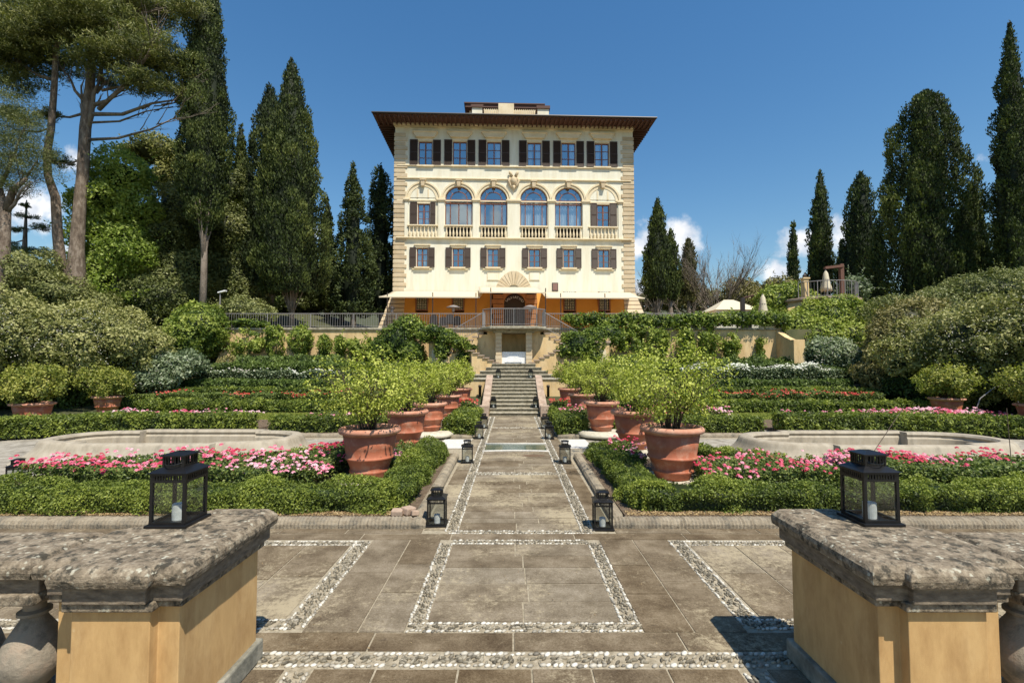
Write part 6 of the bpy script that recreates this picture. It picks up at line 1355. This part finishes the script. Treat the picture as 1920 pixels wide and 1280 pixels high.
# pines
def limb(tb, p, d, L, r, depth, tips, rs, droop=0., seg=5, kids=3, spread=.6):
    pts = [Vector(p)]; dd = Vector(d).normalized()
    for i in range(seg):
        dd = (dd + Vector((rs.uniform(-.16, .16), rs.uniform(-.16, .16), rs.uniform(-.1, .12) + droop))).normalized(); pts.append(pts[-1] + dd * L / seg)
    tb.tube(pts, [r * (1 - .75 * i / seg) for i in range(seg + 1)], 6)
    if depth == 0: tips.append(pts[-1]); tips.append(pts[-2]); return
    for k in range(kids):
        i = rs.randint(2, seg); nd = (dd + Vector((rs.uniform(-1, 1), rs.uniform(-1, 1), rs.uniform(-.15, .6))) * spread).normalized(); limb(tb, pts[i], nd, L * rs.uniform(.45, .7), r * .45, depth - 1, tips, rs, droop * .5, 4, kids, spread)
    tips.append(pts[-1])
def pine(t, trunks, branches, pads, Y, bark='bark', mat='pine', cov=1.25, Lk=8):
    o = Vector(t.location)
    for pts, rad in trunks: q = MB(); q.tube([Vector(p) - o for p in pts], rad, 12); q.build('trunk', M[bark], t, True)
    rs = random.Random(4); tips = []; q = MB()
    for (p, e, r_) in branches:
        p, e = Vector(p) - o, Vector(e) - o; m1 = p.lerp(e, .35) + Vector((0, 0, -.06 * (e - p).length)); m2 = p.lerp(e, .7) + Vector((0, rs.uniform(-.3, .3), -.03 * (e - p).length)); q.tube([p, m1, m2, e], [r_, r_ * .75, r_ * .5, r_ * .25], 7)
        for k in range(6):
            b = m1.lerp(e, rs.random()); d = ((e - p).normalized() + Vector((rs.uniform(-.8, .8), rs.uniform(-.8, .8), rs.uniform(-.1, .8)))); limb(q, b, d, (e - p).length * rs.uniform(.2, .35), r_ * .3, 1, tips, rs)
    if branches: q.build('branches', M['gbark'], t, True)
    q = QM(); L = px_size(Y, Lk); W = L * .17
    for k, (x, y, z, rx, ry, rz) in enumerate(pads):
        # needle tufts gathered in clumps through a flattened pad
        vol = rx * ry * rz * 4.2; nc = int(16 + vol * 11 + 7 * (rx * ry)); d = nrm(rng.normal(size=(nc, 3))) * (rng.random((nc, 1)) ** .45) * np.array([rx, ry, rz]) * (1 + .25 * rng.normal(size=(nc, 1)) * .5); C = d + np.array([x, y, z]) - np.array(o)
        m = int(30 * cov); cr_ = np.repeat(rng.uniform(.25, .5, nc), m)[:, None] * min(1, rx / 1.2); P = np.repeat(C, m, 0) + nrm(rng.normal(size=(nc * m, 3))) * cr_ * rng.random((nc * m, 1)) ** .4 * np.array([1.15, 1.15, .6]); n = len(P)
        D = nrm(P - np.repeat(C, m, 0) + np.array([0, 0, .25]) + .35 * rng.normal(size=(n, 3))); S_ = nrm(np.cross(D, rng.normal(size=(n, 3)))); l = (L * rng.uniform(.6, 1.3, n))[:, None] * .5; wd = W * .5
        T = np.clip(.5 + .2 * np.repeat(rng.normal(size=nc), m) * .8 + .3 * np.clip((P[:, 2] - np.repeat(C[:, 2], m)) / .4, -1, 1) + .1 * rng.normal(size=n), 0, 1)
        V = np.stack([P - D * l, P + S_ * wd, P + D * l, P - S_ * wd], 1).reshape(-1, 3); q.add(V, np.arange(4 * n).reshape(-1, 4), np.repeat(T, 4))
    q.build('crown', M[mat], t); return t
YP = 26.0
def pp_(px, py, Y=YP): x, z = at(px, py, Y); return (x, Y, z)
tb = pp_(138, 560); g_ = H(tb[0], YP)
t = empty('umbrella_pine', (tb[0], YP, g_), 0, 'giant umbrella pine with two tall bare trunks and spreading dark crown', 'pine tree', 'pine trees at the left')
trunks = [([(tb[0], YP, g_ - .5), pp_(142, 545), pp_(144, 470), pp_(150, 380), pp_(155, 330), pp_(160, 240), pp_(168, 180), pp_(172, 100), pp_(176, 30), pp_(180, -80)], [.6, .5, .34, .28, .27, .26, .24, .16, .12, .08]),
          ([pp_(132, 545), pp_(115, 505), pp_(108, 440), pp_(104, 370), pp_(90, 330), pp_(88, 290, YP - .3), pp_(96, 240, YP - .4), pp_(102, 160, YP - .4), pp_(105, 90, YP - .4), pp_(128, 50, YP - .4), pp_(112, -20, YP - .4)], [.34, .26, .23, .21, .18, .17, .16, .14, .12, .1, .08])]
br = [(pp_(162, 240), pp_(188, 150), .2), (pp_(188, 150), pp_(192, 90), .14), (pp_(158, 260), pp_(152, 160), .15), (pp_(166, 262), pp_(330, 220, YP - 1), .09), (pp_(168, 230), pp_(325, 200, YP + 1), .07), (pp_(168, 214), pp_(345, 185), .12), (pp_(172, 198), pp_(262, 150, YP - 1), .12),
      (pp_(190, 170), pp_(300, 130, YP + 1), .08), (pp_(160, 212), pp_(80, 215, YP + 1), .08), (pp_(158, 190), pp_(110, 120), .1), (pp_(170, 90), pp_(260, 30), .1), (pp_(172, 60), pp_(60, 10), .12), (pp_(100, 150), pp_(20, 110), .1), (pp_(104, 100), pp_(30, 40), .1), (pp_(176, 30), pp_(330, 10), .1), (pp_(148, 300), pp_(110, 310), .05), (pp_(186, 205), pp_(300, 60, YP - 2), .12), (pp_(95, 240), pp_(30, 250), .06)]
def pad(px, py, rx, rz, dy=0, ry=None): x, y, z = pp_(px, py, YP + dy); return (x, y, z, rx, ry or rx * .9, rz)
pads = [pad(180, 35, 2.6, 1.2), pad(110, 60, 2.4, 1.1), pad(230, 70, 2.2, 1.0), pad(40, 40, 2.4, 1.2), pad(60, 110, 2.0, .8, 1), pad(20, 150, 1.6, .7), pad(280, 95, 2.0, .9, -1), pad(315, 110, 1.3, .8), pad(250, 130, 1.4, .6), pad(320, 150, 1.2, .7), pad(285, 160, 1.2, .45, -1), pad(345, 175, .8, .4),
        pad(300, 20, 2., .5, 1), pad(350, 15, 1.2, .4), pad(220, -10, 3, 1), pad(90, -20, 3, 1), pad(160, 110, 1.3, .6, -1.5), pad(200, 150, .9, .4, 1), pad(120, 120, 1.2, .5, 1), pad(90, 215, .7, .35), pad(110, 300, .7, .5, 1), pad(340, 5, 1.3, .4, -1), pad(255, 150, 1.2, .5, -1.2), pad(20, 60, 2.2, 1.1, -1.5), pad(150, 20, 2.4, 1, -1.8), pad(235, 30, 2.2, .9, 1.5), pad(0, 100, 2, 1), pad(200, 95, 1.5, .6, -1.6), pad(30, 215, 1.2, .3, 1)]
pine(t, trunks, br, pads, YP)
tb = pp_(12, 480, 24); t = empty('leaning_pine', (tb[0], 24, H(tb[0], 24)), 0, 'dark pine with thick leaning trunk at the far left edge', 'pine tree', 'pine trees at the left')
P24 = lambda px, py: pp_(px, py, 24)
def pad2(px, py, rx, rz, dy=0): x, y, z = pp_(px, py, 24 + dy); return (x, y, z, rx, rx, rz)
pine(t, [([P24(0, 620), P24(6, 480), P24(10, 400), P24(-5, 350), P24(-40, 300)], [.32, .27, .22, .18, .12]), ([P24(10, 400), P24(25, 355), P24(50, 335)], [.2, .14, .08])], [(P24(10, 400), P24(60, 340), .1), (P24(5, 380), P24(70, 300), .1), (P24(0, 350), P24(40, 250), .1)],
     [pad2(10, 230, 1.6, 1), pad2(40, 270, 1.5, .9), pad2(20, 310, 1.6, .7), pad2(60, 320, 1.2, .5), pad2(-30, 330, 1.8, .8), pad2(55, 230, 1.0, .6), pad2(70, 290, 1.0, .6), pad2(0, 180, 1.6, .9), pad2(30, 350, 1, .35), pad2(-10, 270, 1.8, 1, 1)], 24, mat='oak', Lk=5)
tb = pp_(45, 460, 30); t = empty('cedar', (tb[0], 30, H(tb[0], 30)), 0, 'young cedar with flat open tiers behind the left rose thicket', 'cedar tree'); P30 = lambda px, py: pp_(px, py, 30)
pine(t, [([P30(45, 560), P30(46, 470), P30(50, 375)], [.2, .14, .03])], [(P30(46, 470), P30(100, 480), .05), (P30(46, 450), P30(0, 455), .05), (P30(47, 430), P30(80, 425), .04), (P30(47, 500), P30(110, 515), .05)],
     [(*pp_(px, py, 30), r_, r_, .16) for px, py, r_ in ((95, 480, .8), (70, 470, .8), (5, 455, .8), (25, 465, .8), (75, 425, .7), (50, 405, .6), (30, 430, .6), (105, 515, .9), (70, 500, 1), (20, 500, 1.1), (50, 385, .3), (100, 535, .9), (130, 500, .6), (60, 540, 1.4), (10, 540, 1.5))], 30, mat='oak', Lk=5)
# broadleaf trees behind
def btree(name, bl, label, mat, trunk_px, Y, yb, group='broadleaf trees behind the left garden', cat='tree', tone=.5, amp=.5, freq=.7, cut=None, Lk=4.2, tr=.25, core=.75, cov=1.7):
    x, z = at(trunk_px, yb, Y); g = H(x, Y); loc = (x, Y, g); t = empty(name, loc, 0, label, cat, group); q = QM(); o = np.array(loc); B_ = [pm_(px, py, Y + dy, rx, rx * .85, rz) for px, py, dy, rx, rz in bl]
    for k, (x_, y_, z_, rx, ry, rz) in enumerate(B_):
        L = px_size(Y, Lk); ar = 4 * math.pi * (((rx * ry) ** 1.6 + (rx * rz) ** 1.6 + (ry * rz) ** 1.6) / 3) ** (1 / 1.6); P, N = ell_pts((x_, y_, z_), (rx, ry, rz), ar * cov / (L * L * .6 * .5))
        shell(q, P - o, N, amp, freq, L, L * .6, k + Y, .4, .8, tone, cut=cut); u_ = N[:, 2] > -.2; shoot_tufts(q, (P - o)[u_], N[u_], int(14 * rx * rz), L * .9, (.3, 1.1), tone + .15) 
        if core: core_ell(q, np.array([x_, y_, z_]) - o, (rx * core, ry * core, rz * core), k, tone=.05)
    q.build('crown', M[mat], t); s_ = MB(); top = max(B_, key=lambda b: b[2]); s_.tube([(0, 0, -.3), (.1, 0, (top[2] - g) * .5), (top[0] - x, top[1] - Y, top[2] - g)], [tr, tr * .7, tr * .2], 8)
    for (x_, y_, z_, rx, ry, rz) in B_: s_.tube([(.05, 0, (top[2] - g) * .3), ((x_ - x) * .6, (y_ - Y) * .6, (z_ - g) * .7), (x_ - x, y_ - Y, z_ - g)], [tr * .5, tr * .3, tr * .12], 6)
    s_.build('trunk', M['gbark'], t, True); return t
btree('horse_chestnut', [(225, 330, 0, 1.8, 1.4), (200, 380, 0, 1.9, 1.2), (245, 400, .5, 1.8, 1.3), (190, 440, 0, 1.7, 1.3), (235, 470, 0, 1.8, 1.5), (190, 510, 0, 1.6, 1.3), (215, 545, 0, 2, 1.2)], 'bright fresh green broadleaf tree behind the pine trunks', 'decid', 215, 28, 585, tone=.78, amp=.6, cut=.3, core=.5, Lk=5.2)
btree('maritime_pine', [(300, 285, 0, 1.9, 1.0), (340, 300, 0, 1.7, 1.1), (255, 290, 0, 1.2, .7), (320, 340, 0, 1.6, 1)], 'rounded pine crown behind the green tree, left of the tall cypress', 'pine', 310, 35, 585, tone=.55, amp=.6, cut=.25, cov=1.8)
btree('holm_oak', [(300, 440, 0, 2.2, 1.8), (345, 400, 0, 1.8, 1.8), (270, 500, 0, 1.9, 1.5), (330, 520, 0, 2.2, 1.8), (300, 565, -1, 2.4, 1.4), (255, 560, -.5, 1.7, 1.2)], 'grey green holm oak mass below the tall cypress', 'oak', 300, 30, 585, tone=.55, amp=.5)
btree('holm_oak', [(430, 440, 0, 2., 2.2), (440, 520, 0, 2.1, 2), (415, 570, 0, 1.6, 1.2), (470, 560, 0, 1.5, 1.4), (420, 360, 0, 1.5, 1.8)], 'olive green holm oak between tall cypress and broad cypress', 'oak', 435, 32.5, 590, tone=.6, amp=.5)
btree('holm_oak', [(345, 500, 0, 2.8, 3.), (400, 480, 0, 2.8, 3.4), (460, 500, 1, 2.4, 3.), (240, 520, 0, 3, 2.5), (120, 540, 0, 3, 2), (510, 560, 2, 2.5, 1.8)], 'dark evergreen wood edge filling gaps behind the left cypresses', 'hedge_dark', 350, 40, 590, tone=.35, amp=.6, cov=1.5)
btree('holm_oak', [(590, 545, 0, 2.2, 2), (630, 540, 0, 2.2, 2), (680, 545, 0, 2.2, 2), (560, 565, 0, 2.2, 1.4), (725, 560, 2, 1.8, 1.8)], 'dark evergreen thicket under the loose conifers', 'oak', 640, 42, 595, tone=.45, amp=.6)
btree('laurel', [(50, 510, 0, 1.6, .9), (10, 530, 0, 1.8, 1.2), (110, 550, 0, 1.4, .8), (165, 572, 1, 1.3, .7)], 'olive green laurel above the left rose thicket', 'oak', 60, 25, 600, tone=.8, amp=.5)
btree('laurel', [(450, 580, 0, 1.3, .7), (480, 590, 0, 1.1, .5), (425, 592, 0, .9, .5)], 'low laurel mound behind the left railing', 'oak', 455, 28, 605, tone=.75, amp=.25, freq=1.4)
btree('laurel', [(1430, 560, 0, 1.8, 1), (1460, 545, 0, 1.8, 1.2), (1400, 560, 0, 1.3, .8), (1390, 545, 2, 1.6, 1.2)], 'brownish wood edge behind the pavilion', 'olive', 1430, 46, 585, 'broadleaf trees behind the right garden', tone=.7, amp=.5)
btree('laurel', [(1850, 560, 0, 2.6, 1.3), (1780, 590, 0, 2.2, 1.2), (1700, 600, 0, 2, 1.2), (1930, 560, 0, 2.6, 1.6)], 'dark laurel behind the right rose thicket', 'oak', 1800, 26, 600, 'broadleaf trees behind the right garden', tone=.6, amp=.5)
btree('oleander', [(1605, 540, 0, .9, .8), (1590, 548, 0, .6, .5)], 'pale silvery bush behind the bastion railing', 'silver', 1602, 31, 555, 'broadleaf trees behind the right garden', tone=.5, amp=.25, freq=1.5, tr=.06)
btree('wood_edge', [(1290, 560, 0, 3, 1.4), (1350, 565, 0, 3, 1.3), (1240, 560, 0, 2.5, 1.5), (1420, 560, 3, 3, 1.2), (1500, 555, 3, 3, 1.0), (1210, 565, 0, 1.5, 1)], 'far low wood behind the bare tree', 'olive', 1300, 62, 585, 'broadleaf trees behind the right garden', tone=.55, amp=.6, cut=.3, core=.6)
# bare branching tree
def bare(px, yb, Y, h, label, n=9, spread=.55, seed=3, group='bare trees right of the villa'):
    x, z = at(px, yb, Y); g = H(x, Y); t = empty('bare_tree', (x, Y, g), 0, label, 'bare tree', group); rs = random.Random(seed); q = MB(); tips = []
    for k in range(n):
        a = 2 * math.pi * k / n + rs.uniform(-.3, .3); d = Vector((math.cos(a) * spread, math.sin(a) * spread, 1)).normalized()
        limb(q, (.1 * math.cos(a), .1 * math.sin(a), .4), d, h * rs.uniform(.45, .62), .07, 3, tips, rs, .03, 6, 5, .5)
    q.build('branches', M['gbark'], t, True); k_ = MB(); k_.tube([(0, 0, -.3), (0, 0, .6)], [.35, .25], 8); k_.build('trunk', M['gbark'], t, True)
bare(1345, 585, 46, 7.2, 'leafless fan shaped tree right of the villa', 13, .75, 3); bare(1215, 585, 50, 7.5, 'thin leafless tree against the villa right corner', 5, .4, 8); bare(1288, 585, 49, 6.2, 'smaller leafless tree between the cypress and fan shaped one', 6, .5, 12)
bpy.context.view_layer.update()
